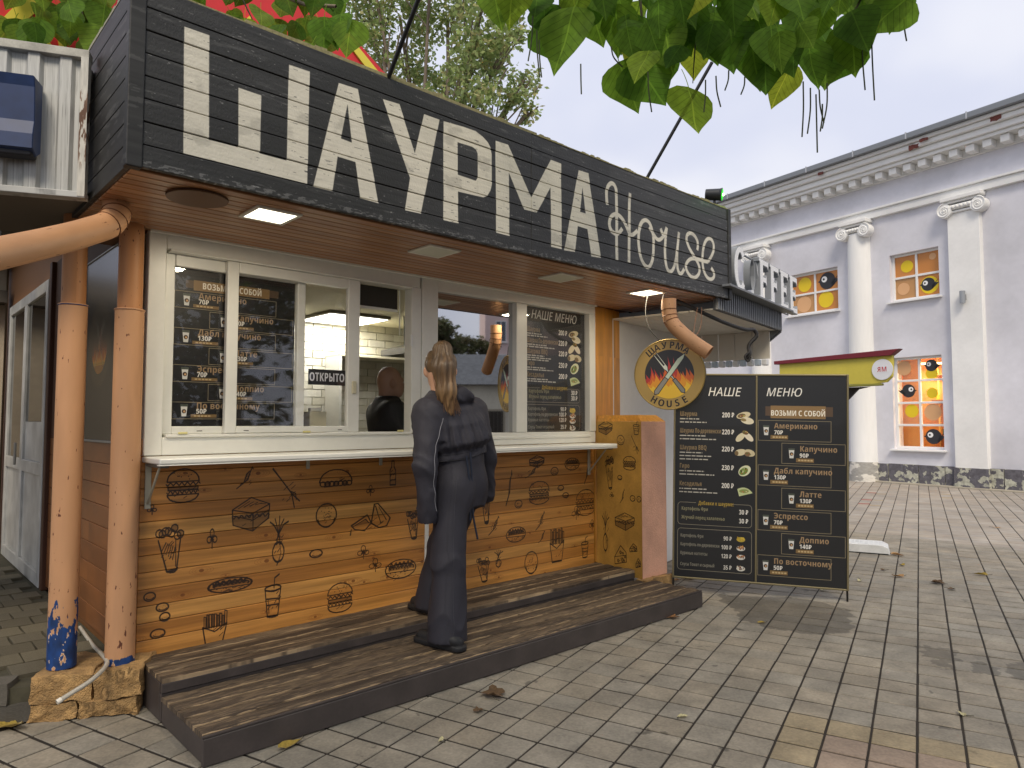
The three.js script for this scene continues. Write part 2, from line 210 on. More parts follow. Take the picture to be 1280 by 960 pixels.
// --- front wall below the counter: varnished boards with food sketches printed across them
const WX0 = 1.06, WX1 = 4.75, WY0 = .19, WY1 = 1.33;
function sketch(g, kind, cx, cy, w, h, seed, col = 'rgba(42,24,12,.86)', lw = 1) {
  const q = mulberry(seed * 977 + 5), jit = () => (q() - .5) * .05; g.save(); g.translate(cx, cy); g.scale(w / 2, h / 2); g.strokeStyle = col; g.lineCap = 'round'; g.lineJoin = 'round';
  const S = Math.min(w, h) / 2, lwid = (k) => { g.lineWidth = k * lw * 2.6 / S; };
  const path = (pts, k = 1, fill) => { for (let p = 0; p < 2; p++) { lwid(p ? k * .6 : k); g.beginPath(); pts.forEach((a, i) => { const x = a[0] + jit() * (p ? 1.4 : .5), y = a[1] + jit() * (p ? 1.4 : .5); i ? g.lineTo(x, y) : g.moveTo(x, y); }); if (fill && !p) { g.fillStyle = fill; g.fill(); } g.stroke(); } };
  const arc = (x, y, rx, ry, a0, a1, k = 1, fill) => { const pts = []; for (let i = 0; i <= 22; i++) { const a = lerp(a0, a1, i / 22); pts.push([x + rx * Math.cos(a), y + ry * Math.sin(a)]); } path(pts, k, fill); };
  const wav = (x0, x1, y, amp, n, k = 1) => { const pts = []; for (let i = 0; i <= n * 6; i++) pts.push([lerp(x0, x1, i / n / 6), y + amp * Math.sin(i / 6 * 6.28)]); path(pts, k); };
  const dots = (n, rx, ry, oy = 0) => { g.fillStyle = col; for (let i = 0; i < n; i++) { g.beginPath(); g.arc((q() * 2 - 1) * rx, oy + (q() * 2 - 1) * ry, .035, 0, 7); g.fill(); } };
  const PI = Math.PI, dk = 'rgba(50,28,12,.38)';
  if (kind === 'burger') { arc(0, -.25, .95, .7, PI, 2 * PI, 1.2); path([[-.95, -.25], [.95, -.25]]); wav(-1, 1, -.1, .08, 6); path([[-.9, .05], [.9, .05], [.88, .25], [-.88, .25], [-.9, .05]], 1, dk); wav(-.95, .95, .36, .09, 7, .8); path([[-.92, .5], [.92, .5]]); arc(0, .5, .92, .45, 0, PI, 1.2); dots(9, .6, .2, -.55); }
  else if (kind === 'sandwich') { path([[-1, -.35], [0, -1], [1, -.55], [.1, -.05], [-1, -.35]], 1.1); path([[-1, -.35], [-1, .0], [.1, .35], [1, -.2], [1, -.55]]); wav(-1, .1, .1, .09, 4); wav(.1, 1, .1, .09, 3); path([[-1, 0], [-.95, .55], [.1, 1], [.95, .3], [1, -.2]], 1, dk); for (let i = 0; i < 5; i++) path([[-.7 + i * .3, -.4 - i * .05], [-.1 + i * .22, -.8 + i * .06]], .6); path([[.1, -.05], [.1, 1]], .8); }
  else if (kind === 'wrap') { path([[-.75, -.35], [-.15, 1], [.5, .95], [.7, -.35]], 1.2); arc(.18, .9, .36, .16, 0, PI); for (let i = 0; i < 8; i++) arc(-.7 + i * .2, -.5 - q() * .35, .22, .16, 0, 6.3, .8, i % 2 ? dk : undefined); for (let i = 0; i < 6; i++) path([[-.5 + i * .14, .1 + i * .08], [-.25 + i * .12, -.25 + i * .05]], .7); path([[.4, -.3], [.42, .8]], .8); }
  else if (kind === 'onion') { arc(0, .55, .55, .42, 0, 6.3, 1.1); path([[-.2, .2], [-.05, -.2], [.05, -.2], [.2, .2]]); for (const x of [-.8, -.35, .1, .5, .95]) path([[0, -.2], [x * .5, -.6], [x, -1 + Math.abs(x) * .3]], .9); path([[0, .95], [-.1, 1.1]], .8); path([[.15, .25], [.25, .6], [.1, .9]], .5); }
  else if (kind === 'hotdog') { arc(0, 0, 1, .62, 0, 6.3, 1.2); arc(.05, -.05, .82, .3, PI * .9, PI * 2.1, 1, dk); wav(-.8, .8, -.3, .16, 6, 1.1); wav(-.7, .75, -.12, .1, 8, .8); path([[-.9, .15], [.85, .2]]); dots(10, .7, .15, .35); }
  else if (kind === 'cup') { path([[-.75, -.35], [-.5, .95], [.5, .95], [.75, -.35]], 1.1); arc(0, -.38, .78, .14, 0, 6.3); arc(0, .9, .5, .1, 0, PI); path([[.1, -.4], [.15, -.85], [.6, -1]], 1); path([[-.6, .1], [.6, .14]], .7); path([[-.55, .4], [.55, .42]], .7); path([[-.45, .1], [-.35, .8]], .6); }
  else if (kind === 'fries') { for (let i = 0; i < 9; i++) { const x = -.75 + i * .19, y = -.95 + q() * .4; path([[x, 0], [x - .03, y], [x + .13, y + .04], [x + .12, 0]], .8, i % 2 ? dk : undefined); } path([[-.85, -.1], [-.6, 1], [.6, 1], [.9, -.15]], 1.2); path([[-.85, -.1], [0, .25], [.9, -.15]]); }
  else if (kind === 'taco') { arc(0, .3, 1, 1.1, PI, 2 * PI, 1.1); path([[-1, .3], [1, .3]]); for (let i = 0; i < 7; i++) arc(-.8 + i * .27, .45, .17, .22, 0, 6.3, .9, i % 2 ? dk : undefined); path([[-.7, .7], [.8, .6]], .8); }
  else if (kind === 'wedges') { path([[-1, .35], [-.2, -.25], [0, .3], [-.35, .75], [-.85, .6], [-1, .35]], 1.2); path([[-.9, .4], [-.3, 0], [-.1, .3]], .8, dk); path([[0, .3], [.15, -.9], [.35, -.95], [1, .1], [.8, .6], [.4, .65], [0, .3]], 1.2); path([[.2, -.8], [.5, .4]], .7); path([[.4, -.7], [.8, .2]], .6, dk); path([[-1, .6], [-1.05, .95]], .9); }
  else if (kind === 'bun') { arc(0, 0, .9, .9, 0, 6.3, 1.3); arc(0, .1, .75, .85, .2, 2.9, 1); dots(14, .5, .5, -.1); }
  else if (kind === 'nugget') { arc(0, 0, .9, .7, 0, 6.3, 1.3); arc(.05, .1, .6, .35, .3, 2.8, .8); dots(7, .5, .4); }
  else if (kind === 'chili') { path([[.85, -1], [.6, -.5], [.35, .2], [-.9, 1], [-.1, .5], [.2, -.3], [.5, -.6]], 1, dk); path([[.85, -1], [.95, -.8]], 1); }
  else if (kind === 'herb') { arc(0, -.5, .34, .4, 0, 6.3, .8); arc(-.5, .1, .38, .3, 0, 6.3, .8); arc(.5, .1, .38, .3, 0, 6.3, .8); path([[-.3, .15], [0, -.05], [.3, .15]], .6); path([[0, -.3], [.05, .95]], .9); }
  else if (kind === 'fork') { path([[-1, -1], [.4, .3]], 1.2); path([[.4, .3], [1, .7]], 1.2); path([[.4, .3], [.6, 1]], 1.2); path([[.35, .2], [.7, .3], [.75, .6]], .9); }
  else if (kind === 'cheese') { path([[-1, .25], [0, -1], [.9, -.4], [1, .6], [-.95, 1], [-1, .25]], 1.3); path([[-1, .25], [.95, -.1]], 1); for (const [x, y, r] of [[-.4, .6, .16], [.3, .45, .2], [.75, .1, .12], [0, -.3, .16], [.4, -.25, .1], [.6, .5, .08]]) arc(x, y, r, r, 0, 6.3, .8, dk); }
  else if (kind === 'bottle') { path([[-.5, 1], [-.5, -.2], [-.2, -.5], [-.2, -1], [.2, -1], [.2, -.5], [.5, -.2], [.5, 1], [-.5, 1]], 1); path([[-.5, .1], [.5, .1]], .7); path([[-.5, .6], [.5, .6]], .7); }
  if (S > 22) for (let i = 0; i < 7; i++) { const x = (q() - .5) * 1.1, y = (q() - .2) * .9, d = .1 + q() * .22; lwid(.55); g.beginPath(); g.moveTo(x, y); g.lineTo(x + d, y - d * .6); g.stroke(); } g.restore();
}
const sketches = [ // kind, photo pixel of its middle, width and height there
  ['burger', 229, 607, 42, 44], ['chili', 306, 597, 22, 26], ['herb', 190, 637, 13, 13], ['fork', 358, 610, 34, 50], ['sandwich', 314, 643, 46, 42], ['wrap', 212, 685, 38, 58], ['herb', 265, 673, 14, 26], ['onion', 348, 674, 26, 58], ['taco', 420, 598, 40, 28], ['bottle', 491, 591, 14, 30], ['bun', 408, 644, 28, 32], ['wedges', 464, 648, 48, 38], ['herb', 463, 613, 11, 14], ['herb', 454, 690, 16, 18], ['herb', 469, 706, 17, 18], ['nugget', 395, 692, 17, 14], ['hotdog', 501, 711, 38, 38], ['hotdog', 288, 731, 54, 28], ['cup', 341, 745, 26, 52], ['fries', 268, 784, 34, 42], ['nugget', 187, 746, 16, 15], ['nugget', 203, 759, 17, 15], ['nugget', 206, 771, 14, 15], ['nugget', 197, 792, 20, 16], ['burger', 425, 747, 32, 38], ['wrap', 516, 655, 18, 36],
  ['burger', 674, 616, 26, 30], ['sandwich', 671, 577, 18, 15], ['chili', 664, 590, 16, 14], ['nugget', 693, 589, 10, 14], ['hotdog', 715, 580, 18, 24], ['nugget', 701, 610, 8, 9], ['nugget', 707, 619, 8, 9], ['burger', 732, 628, 24, 34], ['herb', 720, 641, 12, 18], ['nugget', 648, 630, 10, 14], ['chili', 636, 610, 8, 42], ['chili', 617, 657, 14, 22], ['chili', 675, 651, 12, 22], ['hotdog', 645, 668, 24, 30], ['chili', 677, 671, 8, 14], ['fries', 696, 680, 20, 44], ['cup', 731, 684, 11, 26], ['onion', 623, 698, 12, 22], ['wrap', 604, 712, 18, 30], ['bun', 664, 703, 18, 30], ['herb', 740, 656, 8, 14], ['wrap', 607, 628, 14, 50], ['chili', 733, 592, 6, 24]];
const wallTex = canvasTex(2048, 640, (g, w, h) => {
  const im = g.createImageData(w, h), nb = 13, T = Array.from({ length: nb }, (_, i) => woodTone(i + 2, [[220, 154, 76], [206, 139, 64], [228, 166, 88], [200, 134, 62], [214, 150, 76]][i % 5]));
  for (let y = 0; y < h; y++) for (let x = 0; x < w; x++) { const X = x / w * (WX1 - WX0), Y = (1 - y / h) * (WY1 - WY0), b = Math.min(nb - 1, Math.floor(Y / (WY1 - WY0) * nb)), c = T[b](X, Y), i = (y * w + x) * 4; im.data[i] = c[0]; im.data[i + 1] = c[1]; im.data[i + 2] = c[2]; im.data[i + 3] = 255; }
  g.putImageData(im, 0, 0);
  for (let i = 0; i < 70; i++) { const x = rr(0, w), y = rr(0, h), r = rr(2, 6); g.fillStyle = 'rgba(96,46,14,.6)'; g.beginPath(); g.ellipse(x, y, r * 1.4, r, 0, 0, 7); g.fill(); g.strokeStyle = 'rgba(120,62,20,.35)'; g.lineWidth = 1.4; for (let k = 1; k < 4; k++) { g.beginPath(); g.ellipse(x, y, r * (2 + k * 1.6), r * (1 + k * .4), 0, 0, 7); g.stroke(); } }
  const P = (x, y) => { const p = onZ(x, y, ZF); return [(p.x - WX0) / (WX1 - WX0) * w, (1 - (p.y - WY0) / (WY1 - WY0)) * h]; };
  sketches.forEach(([k, x, y, a, b], i) => { const c = P(x, y), l = P(x - a / 2, y), r = P(x + a / 2, y), t = P(x, y - b / 2), d = P(x, y + b / 2); sketch(g, k, c[0], c[1], Math.abs(r[0] - l[0]), Math.abs(d[1] - t[1]), i + 1, 'rgba(38,22,12,.9)', 1.2); });
});
const mWall = phys({ map: wallTex, roughness: .42, clearcoat: .3, clearcoatRoughness: .35 });
const front = part(kiosk, 'front_wall');
{
  const n = 13, hB = (WY1 - WY0) / n;
  const board = (x0, x1, i) => { const g = rb(x0, x1, WY0 + i * hB + .0012, WY0 + (i + 1) * hB - .0012, ZF - .02, ZF + hash(i, 3, 3) * .002, .004, 1), p = g.attributes.position, uv = g.attributes.uv; for (let k = 0; k < p.count; k++) uv.setXY(k, (p.getX(k) - WX0) / (WX1 - WX0), (p.getY(k) - WY0) / (WY1 - WY0)); return g; };
  for (let i = 0; i < n; i++) { M(front, 'board', board(1.09, 2.916, i), mWall); M(front, 'board', board(2.948, 4.715, i), mWall); }
  M(front, 'cover_strip', rb(2.916, 2.948, .205, WY1 - .1, ZF - .02, ZF + .006, .003), pvc);
  M(front, 'backing', bx(1.09, 4.72, .0, 1.33, ZF - .1, ZF - .022), std({ color: 0x9a6c3c }));
}
// --- white window assembly
const win = part(kiosk, 'serving_window');
const glass = phys({ color: 0xffffff, transmission: 1, thickness: 0, roughness: .015, ior: 1.36 });
const filmGlass = phys({ color: 0xc4c5c6, metalness: 1, roughness: .02 });
const bar = (x0, x1, y0, y1, z0, z1, name = 'frame_bar', m = pvc) => M(win, name, rb(x0, x1, y0, y1, z0, z1, .006, 2), m);
{
  const z0 = ZF - .07, z1 = ZF + .02;
  bar(1.095, 1.185, 1.24, 2.437, z0, z1); bar(1.185, 2.85, 2.355, 2.437, z0, z1); bar(2.78, 2.862, 1.34, 2.355, z0, z1); bar(1.185, 4.722, 1.24, 1.335, z0, z1 - .002, 'sill_bar');
  bar(1.20, 2.78, 2.342, 2.356, z0, z1 + .012, 'track_bar'); bar(1.20, 2.78, 1.334, 1.352, z0, z1 + .012, 'track_bar');
  bar(2.866, 3.005, 1.335, 2.437, z0, z1 + .004); bar(3.005, 4.722, 2.36, 2.437, z0, z1 + .003); bar(3.77, 3.888, 1.335, 2.36, z0, z1 + .004); bar(4.645, 4.722, 1.335, 2.36, z0, z1 + .004);
  bar(3.0, 4.65, 1.285, 1.309, z0, z1 + .006, 'glazing_bead');
  // fixed sash
  const s0 = ZF - .062, s1 = ZF - .02;
  bar(1.19, 1.243, 1.352, 2.342, s0, s1, 'sash_bar'); bar(1.96, 2.012, 1.352, 2.342, s0, s1, 'sash_bar'); bar(1.243, 1.96, 2.276, 2.342, s0, s1, 'sash_bar'); bar(1.243, 1.96, 1.352, 1.394, s0, s1, 'sash_bar');
  M(win, 'glass_pane', bx(1.24, 1.963, 1.39, 2.28, ZF - .046, ZF - .042), glass);
  // sliding sash
  const t0 = ZF - .016, t1 = ZF + .024;
  bar(1.512, 1.578, 1.354, 2.34, t0, t1, 'sash_bar'); bar(2.286, 2.372, 1.354, 2.34, t0, t1, 'sash_bar'); bar(1.578, 2.286, 2.278, 2.34, t0, t1, 'sash_bar'); bar(1.578, 2.286, 1.354, 1.392, t0, t1, 'sash_bar');
  M(win, 'glass_pane', bx(1.575, 2.29, 1.389, 2.281, ZF + .002, ZF + .006), glass);
  M(win, 'sash_latch', rb(2.315, 2.343, 1.60, 1.68, t1, t1 + .016, .004), std({ color: 0xc9c2a6, roughness: .5 }));
  for (const x of [1.36, 1.62, 2.22]) bar(x, x + .03, 1.366, 1.371, t1 - .002, t1 + .0015, 'drain_slot', pvcDark);
  for (const x of [1.26, 1.98, 2.66]) bar(x, x + .05, 1.352, 1.364, z1 + .01, z1 + .018, 'sash_stop', std({ color: 0xd8cf8f, roughness: .5 }));
  M(win, 'mirrored_pane', bx(3.0, 3.775, 1.305, 2.365, ZF - .03, ZF - .024), filmGlass);
  M(win, 'glass_pane', bx(3.883, 4.65, 1.305, 2.362, ZF - .03, ZF - .026), phys({ color: 0xffffff, transmission: 1, thickness: 0, roughness: .03, ior: 1.45 }));
  // roller blind in the open bay
  M(win, 'roller_blind', bx(2.385, 2.735, 2.20, 2.345, ZF - .10, ZF - .094), std({ color: 0x3b3731, roughness: .85 }));
  M(win, 'blind_rail', rb(2.38, 2.74, 2.185, 2.203, ZF - .105, ZF - .088, .004), pvc);
  M(win, 'blind_chain', cyl(.004, .004, V(2.75, 2.345, ZF - .09), V(2.755, 2.02, ZF - .09), 6), pvc);
  M(win, 'window_handle', rb(2.765, 2.785, 1.94, 2.02, ZF + .02, ZF + .034, .004), std({ color: 0xe8e8e4, roughness: .35 }));
  // crown trim between window and soffit
  M(win, 'top_trim', rb(1.095, 4.722, 2.43, 2.445, ZF - .02, ZF + .05, .003), pvc);
}
const counter = part(kiosk, 'counter_shelf');
{
  M(counter, 'shelf_board', rb(1.094, 4.674, 1.204, 1.236, -4.055, -3.75, .01, 2), pvc);
  M(counter, 'shelf_nosing', rb(1.092, 4.676, 1.198, 1.204, -3.79, -3.752, .003), pvc);
  const mBr = std({ color: 0xb9b6a4, roughness: .5, metalness: .35 }), brk = (x, big) => {
    const L = big ? .24 : .18;
    if (big) { M(counter, 'bracket', [rb(x - .016, x + .016, 1.2 - L, 1.203, ZF + .002, ZF + .012, .004), uvm(cyl(.007, .007, V(x, 1.2 - L + .03, ZF + .012), V(x, 1.19, ZF + .2), 8))], mBr); M(counter, 'bracket_arm', rb(x - .014, x + .03, 1.185, 1.2035, ZF + .012, ZF + .25, .004), std({ color: 0x6d6a60, roughness: .6, metalness: .3 })); }
    else { M(counter, 'bracket', [rb(x - .012, x + .012, 1.13, 1.203, ZF + .002, ZF + .010, .003), rb(x - .012, x + .012, 1.193, 1.2035, ZF + .01, ZF + .24, .003)], mBr); }
  };
  brk(1.125, true); brk(2.03, false); brk(2.55, false); brk(3.55, false); brk(4.645, true);
}
// --- corner posts right of the window
const mOchre = phys({ map: dataTex(256, 256, (u, v) => { const k = .86 + .3 * (fbm(u * 40, v * 3, 4, 0, 5) - .5) + .1 * fbm(u * 8, v * 8, 3, 8, 2); return [214 * k, 150 * k, 62 * k]; }), roughness: .4, clearcoat: .35, clearcoatRoughness: .3 });
{
  const c = part(kiosk, 'corner_post');
  M(c, 'post_board', rb(4.722, 4.87, .2, 2.437, ZF - .05, ZF + .022, .01, 2), mOchre); M(c, 'post_board', rb(4.872, 4.99, .2, 2.437, ZF - .05, ZF + .005, .012, 2), mOchre); M(c, 'post_board', rb(4.992, 5.11, .2, 2.437, ZF - .05, ZF - .012, .012, 2), mOchre);
}
// --- fascia: charcoal planks, painted lettering
const scuff = (x, y) => fbm(x, y, 5, 0, 41);
const FW_ = FX1 - FX0, FH_ = YT - YS;
const letters = [
  { o: [[230, 33.5], [261.5, 44.4], [261, 174.7], [297.5, 184], [298, 109.6], [326.6, 119.4], [324.7, 191.6], [358, 200.8], [360.9, 81], [387, 89.8], [384, 230], [229, 191.6]] },
  { o: [[423, 104], [447, 111.5], [473, 254.4], [450.3, 247.8], [443.8, 202.8], [421.6, 195.9], [415.6, 239.4], [391.3, 233.4]], h: [[434.4, 130.3], [439.6, 178.4], [426, 173.2]] },
  { o: [[478, 124], [499, 130.3], [518.4, 191.6], [529.6, 142.8], [549, 149.8], [526, 267.5], [506, 263], [512, 222.5]] },
  { o: [[554, 151.5], [580, 159], [594, 164], [603, 171], [609.4, 178], [613, 185], [614.6, 193], [614.6, 230.6], [613, 238], [609, 245], [603.8, 247], [572, 239.6], [572.8, 279.4], [554, 275.3]], h: [[572, 177.8], [590, 183.5], [595, 187], [597, 192], [597, 222], [594.4, 226], [572, 218.4]] },
  { o: [[619, 175.9], [634.7, 181], [644, 201.6], [663.8, 246.6], [688, 199.7], [701, 204.8], [702, 311.6], [688.7, 308.4], [687.8, 234.4], [670.7, 265.9], [654.8, 262], [636, 216], [636.6, 295.3], [620, 291]] },
  { o: [[722.8, 212.8], [735, 216.6], [751, 322.5], [739, 320.6], [734, 286.5], [722, 282.8], [718.5, 315], [705, 312.8]], h: [[728, 234.4], [731.6, 267], [724.7, 264.8]] }];
const script_ = [ // brush strokes of the handwritten word, in a 6.4x enlargement that starts at pixel 730,200
  [[185, 360], [177, 280], [183, 215], [212, 182], [242, 198], [258, 250], [260, 400], [258, 600], [262, 800]], [[365, 265], [360, 400], [360, 600], [358, 820]],
  [[303, 548], [280, 588], [245, 592], [208, 560], [196, 500], [215, 448], [255, 428], [300, 460], [335, 525], [362, 598], [388, 602], [425, 565]],
  [[440, 560], [450, 505], [488, 474], [525, 502], [546, 570], [556, 650], [552, 790], [522, 862], [490, 852], [452, 790], [436, 690], [432, 600], [445, 520], [470, 485]], [[520, 535], [550, 590], [582, 640], [612, 638], [645, 590], [660, 540]],
  [[612, 548], [622, 590], [640, 600]], [[660, 540], [648, 620], [645, 750], [656, 860], [682, 900], [712, 880], [735, 800], [745, 700], [758, 578]], [[745, 700], [740, 830], [755, 905], [780, 912], [800, 870]],
  [[903, 722], [914, 670], [890, 610], [850, 580], [820, 597], [816, 645], [840, 710], [882, 775], [920, 840], [926, 900], [892, 946], [850, 935], [815, 880], [812, 830], [850, 786], [900, 790], [950, 808], [990, 815]],
  [[990, 815], [1028, 755], [1040, 690], [1022, 635], [990, 624], [962, 660], [945, 740], [945, 830], [962, 912], [1000, 958], [1036, 948], [1042, 905], [1016, 862]]];
const fasciaTex = canvasTex(2048, 340, (g, w, h) => {
  const im = g.createImageData(w, h);
  for (let y = 0; y < h; y++) for (let x = 0; x < w; x++) {
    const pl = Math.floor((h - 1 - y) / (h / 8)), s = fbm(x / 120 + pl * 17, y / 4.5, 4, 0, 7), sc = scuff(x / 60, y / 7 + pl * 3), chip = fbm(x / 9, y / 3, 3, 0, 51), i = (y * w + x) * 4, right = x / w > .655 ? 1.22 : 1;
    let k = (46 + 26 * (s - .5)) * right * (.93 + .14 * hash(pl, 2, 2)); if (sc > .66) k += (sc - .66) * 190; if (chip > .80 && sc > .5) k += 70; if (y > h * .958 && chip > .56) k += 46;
    im.data[i] = k; im.data[i + 1] = k; im.data[i + 2] = k * .985; im.data[i + 3] = 255;
  }
  g.putImageData(im, 0, 0);
  const P = (p) => { const q = onZ(p[0], p[1], ZS); return [(q.x - FX0) / FW_ * w, (1 - (q.y - YS) / FH_) * h]; };
  const lc = document.createElement('canvas'); lc.width = w; lc.height = h; const L = lc.getContext('2d'); L.fillStyle = L.strokeStyle = '#e2ddcc';
  for (const { o, h: hole } of letters) { L.beginPath(); for (const ring of [o, hole]) if (ring) { ring.forEach((p, i) => { const q = P(p); i ? L.lineTo(...q) : L.moveTo(...q); }); L.closePath(); } L.fill('evenodd'); }
  L.lineWidth = 13.5; L.lineCap = 'butt'; L.lineJoin = 'round';
  for (const s of script_) { const q = s.map((p) => P([730 + p[0] / 6.4, 200 + p[1] / 6.4])); L.beginPath(); L.moveTo(...q[0]); for (let i = 1; i < q.length - 1; i++) L.quadraticCurveTo(q[i][0], q[i][1], (q[i][0] + q[i + 1][0]) / 2, (q[i][1] + q[i + 1][1]) / 2); L.lineTo(...q[q.length - 1]); L.stroke(); }
  const li = L.getImageData(0, 0, w, h), base = g.getImageData(0, 0, w, h);
  for (let y = 0; y < h; y++) for (let x = 0; x < w; x++) { // paint with worn, streaky cover
    const i = (y * w + x) * 4, a = li.data[i + 3] / 255; if (!a) continue; const wear = fbm(x / 26, y / 2.6, 4, 0, 61), cover = a * (wear > .79 ? .35 : 1), k = .92 + .12 * (fbm(x / 50, y / 3, 3, 0, 66) - .3) - .1 * step01(.62, .75, fbm(x / 60, y / 40, 4, 0, 71));
    for (let c = 0; c < 3; c++) base.data[i + c] = lerp(base.data[i + c], [226, 221, 204][c] * k, cover);
  }
  g.putImageData(base, 0, 0);
});
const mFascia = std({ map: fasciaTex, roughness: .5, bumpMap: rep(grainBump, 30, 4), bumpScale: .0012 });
const mChar = std({ map: dataTex(256, 256, (u, v) => { const k = 40 + 30 * (fbm(u * 4, v * 60, 4, 0, 7) - .4) + (fbm(u * 8, v * 40, 4, 0, 12) > .68 ? 26 : 0); return [k, k, k * .98]; }), roughness: .55 });
const fascia = part(kiosk, 'fascia_sign');
{
  const n = 8, hB = FH_ / n, xs = [FX0 + .05, 2.98, FX1 - .035];
  for (let i = 0; i < n; i++) for (let s = 0; s < 2; s++) {
    const out = hash(i, s, 4) * .004, g = rb(xs[s] + .0006, xs[s + 1] - .0006, YS + i * hB + .0016, YS + (i + 1) * hB - .0016, ZS - .022, ZS + out, .004, 1), p = g.attributes.position, uv = g.attributes.uv;
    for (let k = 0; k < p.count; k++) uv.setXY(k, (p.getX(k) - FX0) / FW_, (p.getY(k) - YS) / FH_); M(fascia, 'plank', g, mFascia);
  }
  for (let i = 0; i < n; i++) { M(fascia, 'side_plank', rb(FX0, FX0 + .022, YS + i * hB + .002, YS + (i + 1) * hB - .002, -4.4, ZS - .03, .003), mChar); M(fascia, 'side_plank', rb(FX1 - .022, FX1, YS + i * hB + .002, YS + (i + 1) * hB - .002, -4.1, ZS - .03, .003), mChar); }
  M(fascia, 'corner_trim', rb(FX0 - .012, FX0 + .05, YS - .006, YT + .004, ZS - .035, ZS + .012, .006, 2), mChar);
  M(fascia, 'corner_trim', rb(FX1 - .035, FX1 + .012, YS - .006, YT + .004, ZS - .035, ZS + .01, .006, 2), mChar);
  M(fascia, 'backing', bx(FX0 + .024, FX1 - .024, YS + .03, YT - .01, ZS - .05, ZS - .024), std({ color: 0x6e6a64 }));
  // top edge board, its paint flaking off to pale yellow wood
  const seg = 150, cap = [], pale = [], y0 = YT - .002;
  for (let i = 0; i < seg; i++) { const x0 = lerp(FX0, FX1, i / seg), x1 = lerp(FX0, FX1, (i + 1) / seg) + .001, t = fbm(i * .22, 3, 3, 0, 3), hh = .006 + .015 * step01(.42, .7, t) * hash(i, 1, 9) + .01 * step01(.25, .45, Math.abs(i / seg - .3) < .2 ? .5 : .2); pale.push(bx(x0, x1, y0, y0 + hh, ZS - .045, ZS + .003)); }
  M(fascia, 'flaking_edge', merge(pale), std({ color: 0xa9a277, roughness: .95, map: rep(gray, 6) }));
  const sidePale = []; for (let i = 0; i < 30; i++) sidePale.push(bx(FX0 - .002, FX0 + .03, y0, y0 + .006 + .012 * hash(i, 7, 2), -3.06 - (i + 1) * .045, -3.06 - i * .045)); M(fascia, 'flaking_edge', merge(sidePale), std({ color: 0x9d9a86, roughness: .95 }));
}
// --- soffit: narrow brown slats with recessed lamps
const soffit = part(kiosk, 'soffit');
{
  const tex = dataTex(512, 512, (u, v) => { const k = .78 + .36 * (fbm(u * 3, v * 60, 4, 0, 3) - .4) + .1 * fbm(u * 10, v * 10, 3, 10, 4); return [206 * k, 152 * k, 106 * k]; });
  const mats = [0xffffff, 0xf0e6e0, 0xe6dcd4].map((c) => phys({ map: rep(tex, .5, 2), color: c, roughness: .38, clearcoat: .4, clearcoatRoughness: .3 }));
  const n = 14, w = (ZS - .05 - ZF) / n;
  for (let i = 0; i < n; i++) M(soffit, 'slat', rb(FX0 + .024, FX1 - .024, YS, YS + .012, ZF + i * w + .0036, ZF + (i + 1) * w - .0036, .005, 2), mats[(i * 7) % 3]);
  M(soffit, 'soffit_back', bx(FX0 + .024, FX1 - .024, YS + .0125, YS + .03, -4.6, ZS - .05), std({ color: 0x8a5f3c }));
}
const roofDeck = M(kiosk, 'roof', bx(FX0 + .03, FX1 - .03, YT - .20, YT - .12, -9.0, ZS - .06), std({ color: 0x55524c, roughness: .9 }));
function ledPanel(px, py, lit, label) {
  const p = onY(px, py, YS), t = thing('ceiling_light', label, 'light', [p.x, YS, p.z], lit ? 'lit square lights in the soffit' : 'unlit square lights in the soffit');
  M(t, 'housing', [rb(-.115, .115, -.012, .0, -.115, -.095, .003), rb(-.115, .115, -.012, .0, .095, .115, .003), rb(-.115, -.095, -.012, .0, -.095, .095, .003), rb(.095, .115, -.012, .0, -.095, .095, .003)], std({ color: 0xe6e4d8, roughness: .4 }));
  M(t, 'diffuser', bx(-.095, .095, -.009, -.003, -.095, .095), lit ? std({ color: 0xffffff, emissive: 0xfff6dc, emissiveIntensity: 3.2 }) : std({ color: 0xd8d8c4, roughness: .35 }));
  if (lit) { const l = new THREE.RectAreaLight(0xffefcf, 55, .19, .19); l.position.set(0, -.016, 0); l.lookAt(p.x, -5, p.z); l.rotation.set(-Math.PI / 2, 0, 0); t.add(l); }
}
ledPanel(338, 268, true, 'glowing square soffit light beside the round cover plate'); ledPanel(543, 313, false, 'unlit square soffit light in front of the open serving bay'); ledPanel(701, 346, false, 'unlit square soffit light in front of the food price poster'); ledPanel(808, 365, true, 'glowing square soffit light beside the orange drain spout');
{
  const p = onY(247, 246, YS), t = thing('round_cover', 'flat round brown cover plate on the slat soffit', 'cover plate', [p.x, YS, p.z]);
  M(t, 'disc', new THREE.CylinderGeometry(.125, .13, .012, 40).translate(0, -.007, 0), std({ color: 0x6e4a2c, roughness: .45 })); M(t, 'rim', new THREE.TorusGeometry(.128, .004, 6, 48).rotateX(Math.PI / 2).translate(0, -.006, 0), std({ color: 0x4d331e }));
}
// --- walls that close the kiosk
{
  const w = part(kiosk, 'shell'), ply = std({ color: 0x8f8878, roughness: .9 });
  M(w, 'back_wall', bx(1.06, 5.1, .0, YT - .2, -9.0, -8.9), ply); M(w, 'right_wall', bx(5.0, 5.1, 0, YT - .2, -8.9, ZF - .06), ply); M(w, 'interior_floor', bx(1.16, 5.0, .12, .2, -8.9, ZF - .1), std({ color: 0x77726a })); M(w, 'lintel', bx(1.16, 5.0, 2.47, YT - .2, ZF - .09, ZF - .03), ply);
}

